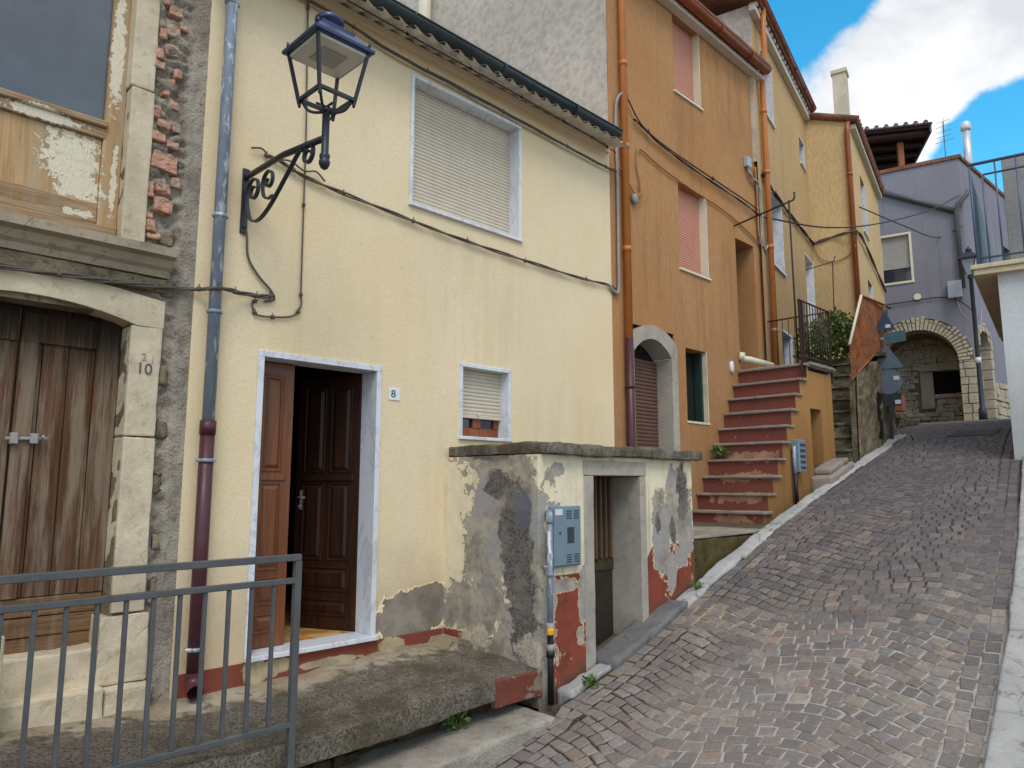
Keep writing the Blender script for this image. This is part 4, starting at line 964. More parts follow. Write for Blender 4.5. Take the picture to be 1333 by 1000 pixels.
# ------------------------------------------------------------------ RAILING in front
rl = thing('terrace_railing', 'dark grey square-bar railing along the terrace edge in the foreground', 'railing', (-3.73, 0.6, 0.28))
RX = -3.73
c_ = MB(); c_.box(I, RX - .02, RX + .02, -1.0, 2.10, 1.19, 1.225, 0.003); c_.build('top_rail', M_['railgrey'], rl)
c_ = MB(); c_.box(I, RX - .018, RX + .018, -1.0, 2.07, 1.07, 1.10, 0.003); c_.build('middle_rail', M_['railgrey'], rl)
c_ = MB(); c_.box(I, RX - .018, RX + .018, -1.0, 2.07, 0.325, 0.352, 0.003); c_.build('bottom_rail', M_['railgrey'], rl)
for y in (2.085, -0.98):
    c_ = MB(); c_.box(I, RX - .019, RX + .019, y - .019, y + .019, 0.05, 1.189, 0.003); c_.build('post', M_['railgrey'], rl)
y = 1.95
while y > -0.95:
    c_ = MB(); c_.box(I, RX - .010, RX + .010, y - .010, y + .010, 0.352, 1.07, 0.002); c_.build('baluster', M_['railgrey'], rl); y -= 0.122

# ------------------------------------------------------------------ ORANGE HOUSE
oh = thing('orange_house', 'tall orange rendered house with pink shutters beyond the yellow house', 'house', (-4.85, 8.45, 1.0))
OW = [(7.94, 8.62, 6.79, 7.92, .12), (7.95, 8.66, 4.36, 5.52, .13), (8.0, 8.525, 2.40, 3.33, .2), (9.44, 10.0, 3.17, 5.13, .42)]
w = MB(); wall(w, W, 6.48, 10.43, 0.3, 7.95, OW + [(6.80, 7.74, 0.9, 3.46, 0.02)])
w.build('wall', M_['orange'], oh)
w = MB(); wall(w, lambda s, d, z: (s, 6.478 - d, z), -10.5, -4.852, 4.6, 10.4); w.build('party_wall', M_['graystucco'], oh)
w = MB(); w.poly([(-10.5, 10.43, 0.3), (-10.5, 6.48, 0.3), (-10.5, 6.48, 9.7), (-10.5, 10.43, 9.7)]); w.poly([(-4.86, 10.429, 4), (-10.5, 10.429, 4), (-10.5, 10.429, 9.7), (-4.86, 10.429, 7.9)]); w.build('rear_wall', M_['graystucco'], oh)
w = MB(); w.box(lambda a, b, c: (a, b, c + (-4.6 - a) * 0.40), -10.6, -4.62, 6.44, 10.40, 8.03, 8.12); w.build('roof', M_['tile'], oh)
w = MB(); w.box(W, 6.5, 10.38, 0.003, 0.13, 7.90, 7.97, 0.004); w.build('soffit', M_['soffit'], oh)
w = MB(); w.tube([(-8.22, 6.38, 7.0), (-8.22, 6.38, 10.6)], .10, 12); w.build('flue', M_['whitepvc'], oh)
w = MB(); half_gutter(w, W, 6.5, 10.34, 0.2, 8.02, 0.075, 12, 0.9); w.build('gutter', M_['copper'], oh)
pp = MB(); pp.tube([W(6.705, 0.065, 3.22), W(6.705, 0.065, 7.7), W(6.705, .19, 7.95)], 0.045, 14)
for z in (4.3, 5.55, 6.6): pp.tube([W(6.705, .065, z - .03), W(6.705, .065, z + .03)], .051, 14)
dp = pp.build('downpipe', M_['pvcorange'], oh)
pp = MB(); pp.tube([W(6.705, 0.065, 0.9), W(6.705, 0.065, 3.25)], 0.048, 14); pp.tube([W(6.705, .065, 2.68), W(6.705, .065, 2.71)], .056, 14); pp.build('lower_pipe', M_['pvcred'], dp)
pp = MB(); pp.tube([W(10.40, 0.08, 3.2), W(10.40, 0.08, 7.75), W(10.40, 0.09, 8.1), W(10.36, 0.16, 8.4), W(10.40, 0.14, 8.8), W(10.42, .14, 9.15)], 0.045, 12)
for z in (3.9, 5.2, 6.4, 7.4): pp.tube([W(10.40, .08, z - .03), W(10.40, .08, z + .03)], .052, 12)
pp.build('downpipe', M_['pvcorange'], oh)
for (a, b, c, e, dpt) in OW[:2]:
    f = MB(); f.box(W, a - .03, b + .03, -dpt, 0.025, c - .03, c, 0.004); f.box(W, b - .012, b - .001, -dpt + .001, 0.002, c, e - .001); fo = f.build('window_frame', M_['whitepvc'], oh)
    f = MB(); slats(f, W, a + .003, b - .013, c + .005, e - .003, 0.034, -dpt + .01); f.build('shutter', M_['shutterpink'], fo)
f = MB(); a, b, c, e, dpt = OW[2]; f.box(W, a - .01, b + .01, -dpt, 0.012, c - .03, c, 0.004); f.box(W, b - .02, b - .001, -dpt, 0.002, c, e - .001); fo = f.build('window_frame', M_['crackedcement'], oh)
f = MB(); f.box(W, a + .003, b - .021, -dpt + .005, -dpt + .02, c, e - .003); f.build('pane', M_['void'], fo)
f = MB(); f.box(W, b - .055, b - .021, -dpt + .03, -.06, c + .002, e - .01, 0.003); f.build('sash', plain('dark_green_sash', L(38, 58, 56), 0.5), fo)
a, b, c, e, dpt = OW[3]; f = MB(); f.box(W, a, b, -dpt - .03, -dpt + .004, c, e); f.build('upper_door', M_['shadedoor'], oh)
# arched stone doorway with metal shutter
f = MB(); s0, s1 = 6.87, 7.66
inner = [(s0 + (s1 - s0) * k / 14, 3.14 + 0.19 * math.sin(math.pi * k / 14) ** 0.8) for k in range(15)]
outer = [(6.78 + (7.79 - 6.78) * k / 14, 3.30 + 0.20 * math.sin(math.pi * k / 14) ** 0.8) for k in range(15)]
for k in range(14): f.prism(W, [inner[k], inner[k + 1], outer[k + 1], outer[k]], -0.30, 0.015)
f.box(W, 6.78, s0, -0.30, 0.015, 0.9, 3.14, 0.004); f.box(W, s1, 7.79, -0.30, 0.015, 0.9, 3.14, 0.004)
f.poly([W(6.78, .015, 3.14), W(6.87, .015, 3.14), W(6.87, .015, 3.15), W(6.78, .015, 3.30)]); f.poly([W(7.79, .015, 3.14), W(7.66, .015, 3.14), W(7.66, .015, 3.15), W(7.79, .015, 3.30)])
ds = f.build('door_surround', M_['greystone'], oh)
f = MB(); slats(f, W, s0 + .002, s1 - .002, 0.95, 3.12, 0.045, -0.22, 0.014); f.build('rolling_shutter', M_['brownslat'], ds)
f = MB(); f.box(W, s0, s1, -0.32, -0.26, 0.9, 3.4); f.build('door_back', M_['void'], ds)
# small things on the orange wall
f = MB(); f.lathe((0, 0, 0), [(0.0, 0.0), (0.055, 0.0), (0.055, 0.03), (0.045, 0.04), (0, 0.04)], 16)
for v in f.v: v.xyz = Vector(W(9.15 + v.x * 0.8, v.z, 3.21 + v.y * 1.5))
single('oval_vent', f, M_['whitetile'], 'white oval vent cap on the orange wall beside the top red step', 'vent')
f = MB(); f.tube([W(9.43, .02, 3.36), W(9.47, .12, 3.34), W(9.95, .22, 3.30)], 0.045, 12); f.tube([W(9.40, 0, 3.40), W(9.44, .06, 3.38)], .06, 12)
single('pipe_stub', f, M_['whitepvc'], 'short pale pipe lying on the landing before the orange upper doorway', 'pipe')
f = MB(); f.lathe((0, 0, 0), [(0.0, 0.0), (0.05, 0.0), (0.05, 0.05), (0.04, 0.06), (0, 0.06)], 12)
for v in f.v: v.xyz = Vector(W(6.92 + v.x, v.z, 4.98 + v.y * 1.2))
single('junction_box', f, M_['conduit'], 'round grey junction box under the tan cable on the orange wall', 'junction box')
f = MB(); f.box(W, 9.80, 9.93, 0, .07, 6.32, 6.48, 0.008); single('meter_box', f, M_['boxgrey'], 'small pale square box high on the orange wall near its far downpipe', 'box')

# ------------------------------------------------------------------ RED STAIRS of the orange house
stp = thing('red_staircase', 'outdoor staircase with red risers and grey treads against the orange house', 'staircase', (-4.4, 8.7, 1.1))
XR = -3.93
side = MB(); n = 10; poly = [(8.02, 0.5)]
for i in range(n): poly += [(8.02 + i * 0.148, 1.265 + 0.209 * i), (8.02 + (i + 1) * 0.148, 1.265 + 0.209 * i)]
poly += [(9.5, 3.10), (10.25, 3.10), (10.25, 0.5)]
sideM = lambda a, b, c: (b, a, c)
# front (street) face with the little doorway, plus inner body
def stair_face(mb, X):
    DR = (9.47, 9.86, 0.5, 2.60)
    for i in range(n):
        y0, y1 = 8.02 + i * .148, 8.02 + (i + 1) * .148
        mb.poly([(X, y0, .5), (X, y1, .5), (X, y1, 1.265 + .209 * i), (X, y0, 1.265 + .209 * i)])
    y0 = 9.50
    mb.poly([(X, 9.5, 2.6), (X, 10.25, 2.6), (X, 10.25, 3.10), (X, 9.5, 3.10)]); mb.poly([(X, 9.86, .5), (X, 10.25, .5), (X, 10.25, 2.6), (X, 9.86, 2.6)])
    for p, q in (((9.5, .5), (9.5, 2.6)), ((9.5, 2.6), (9.86, 2.6)), ((9.86, 2.6), (9.86, .5))):
        mb.poly([(X, p[0], p[1]), (X, q[0], q[1]), (X - .3, q[0], q[1]), (X - .3, p[0], p[1])])
    mb.poly([(X, 10.25, .5), (-4.85, 10.25, .5), (-4.85, 10.25, 3.10), (X, 10.25, 3.10)])
stair_face(side, XR); side.build('side_wall', M_['ochre'], stp)
f = MB(); f.box(I, XR - .33, XR - .29, 9.45, 9.9, .5, 2.65); f.build('cellar_door', M_['void'], stp)
for i in range(n):
    y0 = 8.02 + i * .148; z1 = 1.265 + .209 * i
    f = MB(); f.box(I, -4.849, XR - .003, y0, y0 + .02, z1 - .24, z1); f.build('riser', M_['riser'], stp)
    f = MB(); dep = .20 if i < n - 1 else .95
    f.box(I, -4.849 + rng.uniform(0, .03), XR + .03 + rng.uniform(-.012, .012), y0 - .035, y0 + dep, z1, z1 + .035 + rng.uniform(-.004, .004), .008, .07, .004, 8); f.build('tread', M_['tread'], stp)
f = MB(); f.box(I, -4.849, XR + .06, 9.46, 10.3, 3.165, 3.21, .008, .1, .004); f.build('landing', M_['tread'], stp)
# platform at the foot
pf = MB(); pf.box(I, -4.84, -3.81, 6.26, 8.04, 0.2, 1.075, .015, .07, .014, 6, True); 
f = struct('stair_platform', pf, M_['mossywall'])
pf = MB(); pf.box(I, -4.84, -3.80, 6.27, 8.04, 1.085, 1.115, .01, .1, .004, 6); struct('platform_paving', pf, M_['step'])
ps = MB(); ps.box(lambda a, b, c: (a, b, c + zr(b)), -3.94, -3.66, 9.40, 10.2, -.1, .10, .03, .07, .012, 6, True)
ps.box(lambda a, b, c: (a, b, c + zr(b)), -3.94, -3.72, 9.50, 10.15, .1, .17, .02, .07, .010, 6, True)
single('stone_doorstep', ps, M_['tread'], 'rough stone doorstep under the small doorway of the red staircase', 'doorstep')
# landing railing
lr = thing('landing_railing', 'thin dark iron railing around the top landing of the red stairs', 'railing', (-3.95, 9.8, 3.21))
X0 = XR + .01
for z in (4.02, 3.27):
    f = MB(); f.tube([(X0, 9.30, z), (X0, 10.27, z)], .012, 6); f.build('rail', M_['darkiron'], lr)
    f = MB(); f.tube([(X0, 10.27, z), (-4.82, 10.27, z)], .011, 6); f.build('rail', M_['darkiron'], lr)
for y in (9.30, 9.38, 10.27):
    f = MB(); f.tube([(X0, y, 3.0), (X0, y, 4.03)], .018, 4); f.build('post', M_['darkiron'], lr)
for k in range(9):
    f = MB(); y = 9.46 + k * .09; f.tube([(X0, y, 3.27), (X0, y, 4.02)], .007, 6); f.build('baluster', M_['darkiron'], lr)
for k in range(9):
    f = MB(); x = -4.05 - k * .09; f.tube([(x, 10.27, 3.27), (x, 10.27, 4.02)], .006, 6); f.build('baluster', M_['darkiron'], lr)
f = MB(); f.tube([(-4.02, 9.42, 3.2), (-4.03, 9.42, 5.45)], .012, 6); f.tube([(-4.85, 9.42, 5.30), (-3.97, 9.42, 5.44), (-3.95, 9.42, 5.47), (-3.95, 9.42, 5.55)], .012, 6)
single('drying_pole', f, M_['darkiron'], 'thin rusty drying pole rising from the red stair landing to a wall bracket', 'pole')
# gas box by the stairs
cb = thing('gas_meter_box', 'narrow blue-grey meter box on a black pipe beside the red stairs', 'meter box', (XR, 9.0, 1.35))
f = MB(); f.box(I, XR, XR + .10, 8.86, 9.06, 1.76, 2.16, .008); f.build('body', M_['cabinet'], cb)
for k in range(5): f = MB(); f.box(I, XR + .099, XR + .105, 8.89, 9.03, 1.80 + k * .07, 1.83 + k * .07); f.build('vent', M_['cabinetdark'], cb)
f = MB(); f.tube([(XR + .05, 8.83, 2.08), (XR + .05, 8.83, 1.75)], .022, 8); f.build('pipe', M_['galv'], cb)
f = MB(); f.tube([(XR + .05, 8.83, 1.35), (XR + .05, 8.83, 1.75)], .026, 8); f.build('lower_pipe', M_['blackpipe'], cb)

# ------------------------------------------------------------------ KHAKI HOUSE
kh = thing('khaki_house', 'tall khaki house with white window reveals beyond the orange house', 'house', K(1.9, 0, 2.2))
KW = [(0.22, 0.92, 7.58, 8.63, .2), (0.26, 1.16, 5.07, 6.29, .2), (3.05, 3.52, 7.79, 8.33, .2), (2.98, 3.74, 3.9, 5.95, .2), (0.75, 1.45, 3.4, 4.08, .2)]
w = MB(); wall(w, K, -0.3, 3.78, 1.2, 9.05, KW); w.build('wall', M_['khaki'], kh)
w = MB(); wall(w, lambda s, d, z: K(-0.3 - d, s, z), -5, 0, 6.5, 9.1); w.build('gable_wall', M_['graystucco'], kh)
for i, (a, b, c, e, dpt) in enumerate(KW):
    f = MB(); f.box(K, b - .035, b - .001, -dpt + .001, .012, c, e); f.box(K, a - .02, b + .02, -dpt, .035, c - .035, c); f.box(K, a, b - .036, -dpt, .010, e - .03, e)
    fo = f.build('window_frame' if i != 3 else 'door_frame', M_['marble'], kh)
    f = MB()
    if i in (0, 1): slats(f, K, a, b - .036, c + .002, e - .031, .04, -dpt + .01); f.build('shutter', M_['shuttergrey'], fo)
    else: f.box(K, a, b - .036, -dpt - .01, -dpt + .012, c + .002, e - .031); f.build('pane' if i != 3 else 'door_leaf', M_['glass'] if i != 3 else M_['whitepvc'], fo)
w = MB(); w.box(K, -0.4, 3.75, 0.002, .10, 8.93, 9.03, .004); 
for k in range(22): w.box(K, -0.35 + k * .19, -0.28 + k * .19, .002, .12, 9.03, 9.09)
w.build('soffit', M_['soffit'], kh)
w = MB(); w.box(lambda a, b, c: K(a, b, c - b * .3), -0.5, 3.8, -5.5, .16, 9.14, 9.22); w.build('roof', M_['tile'], kh)
w = MB(); half_gutter(w, K, -0.8, 3.86, .15, 9.2, .07, 12, .8); w.build('gutter', M_['copperdark'], kh)
# SAND HOUSE: the block that steps forward
E0 = K(3.78, 0, 0)
KF = frame(E0[0], E0[1], 0.979, 0.205)          # its end wall, facing down the street; s to the right
KS = frame(E0[0] + 0.979 * .82, E0[1] + .205 * .82, -0.205, 0.979)
sh = thing('sand_house', 'sand-coloured house stepping forward beyond the khaki one, with a pale tall chimney', 'house', KF(.4, 0, 2.4))
w = MB(); w.poly([KF(-.8, 0, 1.2), KF(.82, 0, 1.2), KF(.82, 0, 8.74), KF(0, 0, 9.04), KF(-.8, 0, 9.3)])
w.build('end_wall', M_['khaki2'], sh)
SW_ = [(1.05, 1.75, 6.8, 8.0, .2), (1.2, 1.9, 4.6, 5.8, .2)]
w = MB(); wall(w, KS, 0, 4.3, 1.2, 8.72, SW_); w.poly([KS(4.3, 0, 1.2), KS(4.3, -4, 1.2), KS(4.3, -4, 9.8), KS(4.3, 0, 8.72)]); w.build('street_wall', M_['khaki2'], sh)
for (a, b, c, e, dpt) in SW_:
    f = MB(); f.box(KS, b - .035, b - .001, -dpt + .001, .012, c, e); f.box(KS, a - .02, b + .02, -dpt, .035, c - .035, c); fo = f.build('window_frame', M_['marble'], sh)
    f = MB(); f.box(KS, a, b - .036, -dpt - .01, -dpt + .012, c + .002, e); f.build('pane', M_['glass'], fo)
w = MB(); w.box(lambda a, b, c: KF(a, b, c - a * .37), -.85, .93, -4.4, .05, 9.05, 9.10); w.build('roof', M_['copperdark'], sh)
w = MB()
for k in range(24):
    s = -.02 + k * .185
    w.tube([KS(s, .16, 8.70), KS(s, -1.0, 9.13)], .075, 8)
w.build('roof_tiles', M_['tile'], sh)
w = MB(); w.box(KS, 0.02, 4.3, .002, .10, 8.55, 8.64); w.build('soffit', M_['soffit'], sh)
w = MB(); w.tube([KF(.77, .06, 3.0), KF(.77, .06, 8.45), KF(.80, .10, 8.66)], .05, 12)
for z in (5.0, 6.4, 7.6): w.tube([KF(.77, .06, z - .03), KF(.77, .06, z + .03)], .057, 12)
w.build('downpipe', M_['copper'], sh)
w = MB(); w.box(KF, .50, .76, -.7, -.42, 8.6, 10.0, .006); w.box(KF, .475, .785, -.725, -.395, 10.0, 10.09, .01); w.build('chimney', M_['crackedcement'], sh)
# old stone stairs of the khaki house
ks = thing('old_stone_staircase', 'weathered mossy stone staircase with a crumbling side wall', 'staircase', (-4.2, 11.2, 2.0))
n = 8
KT = frame(-4.75, 10.62, 0.979, 0.205)
for i in range(n):
    f = MB(); z1 = 2.10 + i * .20
    f.box(KT, .05, .86, -(i * .145 + .5), -(i * .145), z1 - .25, z1 - .03, .01, .07, .015, 8, True); f.build('riser', M_['damp2'], ks)
    f = MB(); f.box(KT, .05, .87, -(i * .145 + .22), -(i * .145) + .03, z1 - .03, z1 + .012, .01, .07, .010, 8, True); f.build('tread', M_['damp2'], ks)
f = MB(); f.box(KT, .05, .85, -3.2, -n * .145, 2.0, 3.62, .01, .15, .012); f.build('landing', M_['damp2'], ks)
f = MB()
def Mw(a, b, c):
    tt = (c - 1.8) / 1.7
    return (a + 0.0, b, c)
prof = [(10.82, 1.6), (10.83, 2.2), (10.87, 3.15), (11.2, 3.42), (12.3, 3.55), (12.5, 3.5), (12.5, 1.6)]
f.prism(lambda a, b, c: (b, a, c), prof, -3.91, -3.84)
f.build('side_wall_core', M_['damp2'], ks)
sv = []; nn, mm = 60, 50
for jx in range(mm + 1):
    for ix in range(nn + 1):
        y = 10.82 + 1.68 * ix / nn; ztop = 2.2 + (y - 10.82) / .06 * .95 if y < 10.88 else (3.15 + (y - 10.88) * .9 if y < 11.18 else min(3.55, 3.42 + (y - 11.18) * .11))
        z = 1.6 + (ztop - 1.6) * jx / mm; p = Vector((1, y, z))
        sv.append((-3.82 + .03 * noise.fractal(p * 4, 1, 2, 5) + .02 * noise.noise(p * 14), y, z))
f = MB(); f.mesh(sv, [(j_ * (nn + 1) + i_, j_ * (nn + 1) + i_ + 1, (j_ + 1) * (nn + 1) + i_ + 1, (j_ + 1) * (nn + 1) + i_) for j_ in range(mm) for i_ in range(nn)], True)
f.build('side_wall', M_['rubble'], ks)
f = MB(); f.box(I, -4.1, -3.72, 11.75, 12.5, 3.56, 3.63, .01, .08, .006); f.build('landing_slab', M_['damp2'], ks)
f = MB(); f.box(I, -3.9, -3.808, 11.7, 11.86, 2.3, 3.0, .005); f.build('niche_shade', M_['void'], ks)  # solid dark block painting the shade of a hollow in the wall
rr = thing('rusty_railing', 'orange rusted bar railing on the old stone staircase', 'railing', (-3.85, 11.5, 3.2))
topz = lambda y: min(4.44, 3.62 + (y - 10.75) * 1.4)
botz = lambda y: min(3.64, 3.08 + (y - 10.75) * .5)
f = MB(); f.tube([(-3.82, 10.72, 3.60), (-3.82, 11.33, 4.44)], .022, 6); f.build('handrail', M_['whitepvc'], rr)
f = MB(); f.tube([(-3.82, 11.33, 4.44), (-3.78, 12.15, 4.44), (-3.78, 12.5, 4.44)], .02, 6); f.tube([(-3.82, 10.75, 3.10), (-3.82, 11.8, 3.62), (-3.78, 12.5, 3.66)], .012, 6); f.build('rail', M_['rust'], rr)
for k in range(26):
    y = 10.76 + k * .068; f = MB(); f.box(I, -3.83, -3.818, y - .014, y + .014, botz(y), topz(y)); f.build('bar', M_['rust'], rr)
f = MB(); f.tube([KF(.35, .3, 4.0), KF(.40, .3, 5.85)], .010, 6); f.tube([KF(-.35, .28, 5.72), KF(.42, .3, 5.84), KF(.45, .3, 5.95)], .010, 6)
single('drying_pole', f, M_['darkiron'], 'thin bent drying pole in front of the sand-coloured end wall', 'pole')

# plants
def bush(name, label, c, r, nleaf, size, mat, group=None, upright=0.0):
    mb = MB(); c = Vector(c)
    for k in range(nleaf):
        while True:
            p = Vector((rng.uniform(-1, 1), rng.uniform(-1, 1), rng.uniform(-1, 1)))
            if p.length < 1 and noise.noise(Vector((p.x * 2.2, p.y * 2.2, p.z * 2.2)) + c) > -0.25: break
        p = c + Vector((p.x * r[0], p.y * r[1], p.z * r[2]))
        d = Vector((rng.uniform(-1, 1), rng.uniform(-1, 1), rng.uniform(-.3, 1) + upright)).normalized(); e = d.cross(Vector((rng.uniform(-1, 1), rng.uniform(-1, 1), rng.uniform(-1, 1)))).normalized()
        l_ = size * rng.uniform(.6, 1.3); b_ = l_ * .28
        mb.poly([p, p + d * l_ * .5 + e * b_, p + d * l_, p + d * l_ * .5 - e * b_])
    for k in range(6):
        a = rng.uniform(0, 6.28); q = c + Vector((math.cos(a) * r[0] * .5, math.sin(a) * r[1] * .5, r[2] * .5)); mb.tube([c - Vector((0, 0, r[2])), q], size * .05 + .002, 4)
    return single(name, mb, M_[mat], label, 'plant', {'weed': 'weeds growing in cracks', 'shrub': 'shrubs by the old stone stairs'}[name], recalc=False)
bush('shrub', 'green leafy shrub at the head of the old stone stairs', (-4.45, 11.9, 4.0), (.36, .4, .40), 1700, .075, 'leafdark')
bush('shrub', 'dark hanging plants behind the iron landing railing', (-4.55, 11.2, 3.75), (.25, .35, .36), 900, .07, 'leafdark')
bush('weed', 'bright green weed on a tread at the wall side of the red stairs', (-4.70, 8.50, 2.02), (.10, .09, .07), 90, .06, 'leaf')
bush('weed', 'small weed between the kerb stones below the cellar door', (-3.57, 4.42, .16), (.06, .07, .03), 60, .04, 'leaf')
bush('weed', 'small weed under the crumbled terrace edge above the street step', (-3.84, 3.35, 0.05), (.06, .09, .05), 80, .045, 'leaf')
bush('weed', 'tiny weed at the foot of the stair platform wall', (-3.66, 6.1, zr(6.1) + .05), (.05, .06, .04), 40, .035, 'leaf')

# ------------------------------------------------------------------ SIGN POST (signs seen from behind)
sx, sy = -3.74, 12.0
sp = thing('road_sign_post', 'road sign post at the top of the kerb with five signs seen from behind', 'sign post', (sx, sy, zr(sy)))
f = MB(); f.tube([(sx, sy, zr(sy) - .1), (sx + .02, sy, 4.38)], .026, 8); f.build('pole', M_['railgrey'], sp)
PA = frame(sx, sy - .035, 0.97, 0.20)      # plates face up the street
def plate(name, poly, mat, lab=None, d=0.0, stick=None):
    f = MB(); f.prism(PA, poly, d, d + .008); o = f.build(name, M_[mat], sp)
    if lab: o['label'] = lab
    if stick:
        f = MB(); f.box(PA, stick[0], stick[1], d - .002 if False else d + .009, d + .0105, stick[2], stick[3]); f.build('sticker', M_['sticker'], o)
    f = MB(); zc = sum(p[1] for p in poly) / len(poly); f.box(PA, -.05, .05, -.03 + d, d - .001, zc - .02, zc + .02); f.build('clamp', M_['conduit'], o)
plate('warning_sign', [(-.13, 3.98), (.17, 3.98), (.03, 4.30)], 'signblue', 'dark triangular plate at the top', 0.0, (.03, .10, 4.02, 4.07))
plate('direction_sign', [(.0, 3.76), (.30, 3.79), (.30, 3.96), (.0, 3.93)], 'signgreen', 'green rectangular plate')
plate('warning_sign', [(-.20, 3.38), (.25, 3.38), (.02, 3.77)], 'signback', 'grey triangular plate in the middle', 0.012)
plate('round_sign', [(.015 + .195 * math.cos(k * math.pi / 14), 3.18 + .195 * math.sin(k * math.pi / 14)) for k in range(28)], 'signback', None, 0.0, (.09, .17, 3.2, 3.26))
plate('panel_sign', [(-.15, 2.80), (.18, 2.80), (.18, 2.99), (-.15, 2.99)], 'signblack', None, 0.0, (.09, .17, 2.83, 2.89))

# ------------------------------------------------------------------ MAUVE HOUSE with stone arch
pq = (-4.3, 20.27)
Pm = frame(pq[0], pq[1], -0.979, -0.205)     # s goes LEFT from the right-hand corner; d towards the viewer?
t_ = Pm(0, 1, 0)
sgn = 1 if (t_[1] - pq[1]) < 0 else -1
PF = lambda s, d, z: Pm(s, d * sgn, z)       # d > 0 comes down the street
mh = thing('mauve_house', 'mauve house closing the street with a rough stone arch at ground level', 'house', PF(1.5, 0, 3.1))
AC, ARX, ARZ, ASP = 1.22, 0.86, 0.86, 4.62   # arch centre s, half width, rise, spring height
w = MB()
archp = [(AC + (ARX + .32) * math.cos(a), ASP + (ARZ + .30) * math.sin(a)) for a in [math.pi * k / 20 for k in range(21)]]
top = 9.75
for (a0, c0), (a1, c1) in zip(archp, archp[1:]): w.poly([PF(a0, 0, c0), PF(a1, 0, c1), PF(a1, 0, 6.4), PF(a0, 0, 6.4)])
wall(w, PF, 0, AC - ARX - .32, 4.62, 6.4); wall(w, PF, AC + ARX + .32, 5.5, 3.0, 6.4)
wall(w, PF, 0, 5.5, 6.4, top, [(1.17, 1.92, 6.72, 8.06, .1)])
RS = frame(pq[0], pq[1], 0.06, 1.0)
RSq = lambda s, d, z: RS(s, d, z)
SA, SR, SSP = .75, .42, 5.0
sarch = [(SA + (SR + .16) * math.cos(a), SSP + (SR + .19) * math.sin(a)) for a in [math.pi * k / 14 for k in range(15)]]
for (a0, c0), (a1, c1) in zip(sarch, sarch[1:]): w.poly([RS(a0, 0, c0), RS(a1, 0, c1), RS(a1, 0, 6.4), RS(a0, 0, 6.4)])
wall(w, RS, 0, .17, 5.0, 6.4); wall(w, RS, 1.33, 7, 4.1, 6.4); wall(w, RS, 0, 7, 6.4, top, [(3.2, 3.9, 3.9 + 2.6, 8.2)])
w.build('wall', M_['purple'], mh)
# stonework
f = MB()
def voussoirs(mb, P, C, rx, rz, sp_, th_, n_, d0, d1):
    for k in range(n_):
        a0, a1 = math.pi * k / n_, math.pi * (k + 1) / n_
        qm = rng.uniform(.5, .8)
        for (q0, q1) in ((0.0, qm), (qm + .03, rng.uniform(.82, 1.2))):
            pts = []
            jt = .012
            for (a, r_) in ((a0 + jt, q0), (a1 - jt, q0), (a1 - jt, q1 - .02), (a0 + jt, q1 - .02)): pts.append((C + (rx + th_ * r_) * math.cos(a), sp_ + (rz + th_ * r_ * .95) * math.sin(a)))
            mb.prism(P, pts, d0, d1 + rng.uniform(-.015, .015))
voussoirs(f, PF, AC, ARX, ARZ, ASP, .32, 34, -.5, .02)
z = 2.9
while z < 4.6:
    h_ = rng.uniform(.17, .26); h_ = min(h_, 4.62 - z + .001)
    xs_ = sorted([0.0, AC - ARX, rng.uniform(.1, .28)])
    for a, b in zip(xs_, xs_[1:]): f.box(PF, a + .008, b - .008, -.5, .02 + rng.uniform(-.012, .012), z + .008, z + h_ - .008, .012)
    z += h_
z = 2.9
while z < 4.6:
    h_ = rng.uniform(.12, .22)
    for a, b in ((AC + ARX, AC + ARX + .17), (AC + ARX + .17, AC + ARX + .34)): f.box(PF, a + .008, b - .008, -.5, .01 + rng.uniform(-.012, .012), z + .008, min(z + h_, 4.62) - .008, .012)
    z += h_
voussoirs(f, RS, SA, SR, SR, SSP, .22, 12, -.25, .02)
z = 3.0
while z < 5.0:
    h_ = min(rng.uniform(.18, .28), 5.0 - z + .001)
    for a, b in ((.03, .33), (1.17, 1.37)): f.box(RS, a + .008, b - .008, -.25, .015 + rng.uniform(-.012, .012), z + .008, z + h_ - .008, .012)
    z += h_
z = 3.0
while z < 4.1:
    h_ = rng.uniform(.12, .22); a = 1.37
    while a < 6.5:
        b = a + rng.uniform(.2, .5); f.box(RS, a + .01, b - .01, -.2, rng.uniform(0, .05), z + .008, z + h_ - .008, .015); a = b
    z += h_
f.build('stone_arch', M_['archstone'], mh)
f = MB(); f.box(PF, 0.02, AC - ARX, -1.48, -.02, 2.8, 4.62); f.box(PF, AC + ARX, AC + ARX + .32, -1.48, -.02, 2.8, 4.6)
f.box(RS, 0.02, .34, -.24, -.03, 2.8, 5.0); f.box(RS, 1.18, 6.8, -.24, -.03, 2.8, 4.1)
for nn_, (P, C, rx, rz, sp_, th_, dd_) in enumerate(((PF, AC, ARX, ARZ, ASP, .31, -1.47), (RS, SA, SR, SR, SSP, .21, -.24))):
    for k in range(16):
        a0, a1 = math.pi * k / 16, math.pi * (k + 1) / 16
        f.prism(P, [(C + rx * 1.01 * math.cos(a0), sp_ + rz * 1.01 * math.sin(a0)), (C + rx * 1.01 * math.cos(a1), sp_ + rz * 1.01 * math.sin(a1)), (C + (rx + th_) * math.cos(a1), sp_ + (rz + th_ * .93) * math.sin(a1)), (C + (rx + th_) * math.cos(a0), sp_ + (rz + th_ * .93) * math.sin(a0))], dd_, -.02)
f.build('arch_mortar', M_['rubble'], mh)
f = MB(); z = 2.9
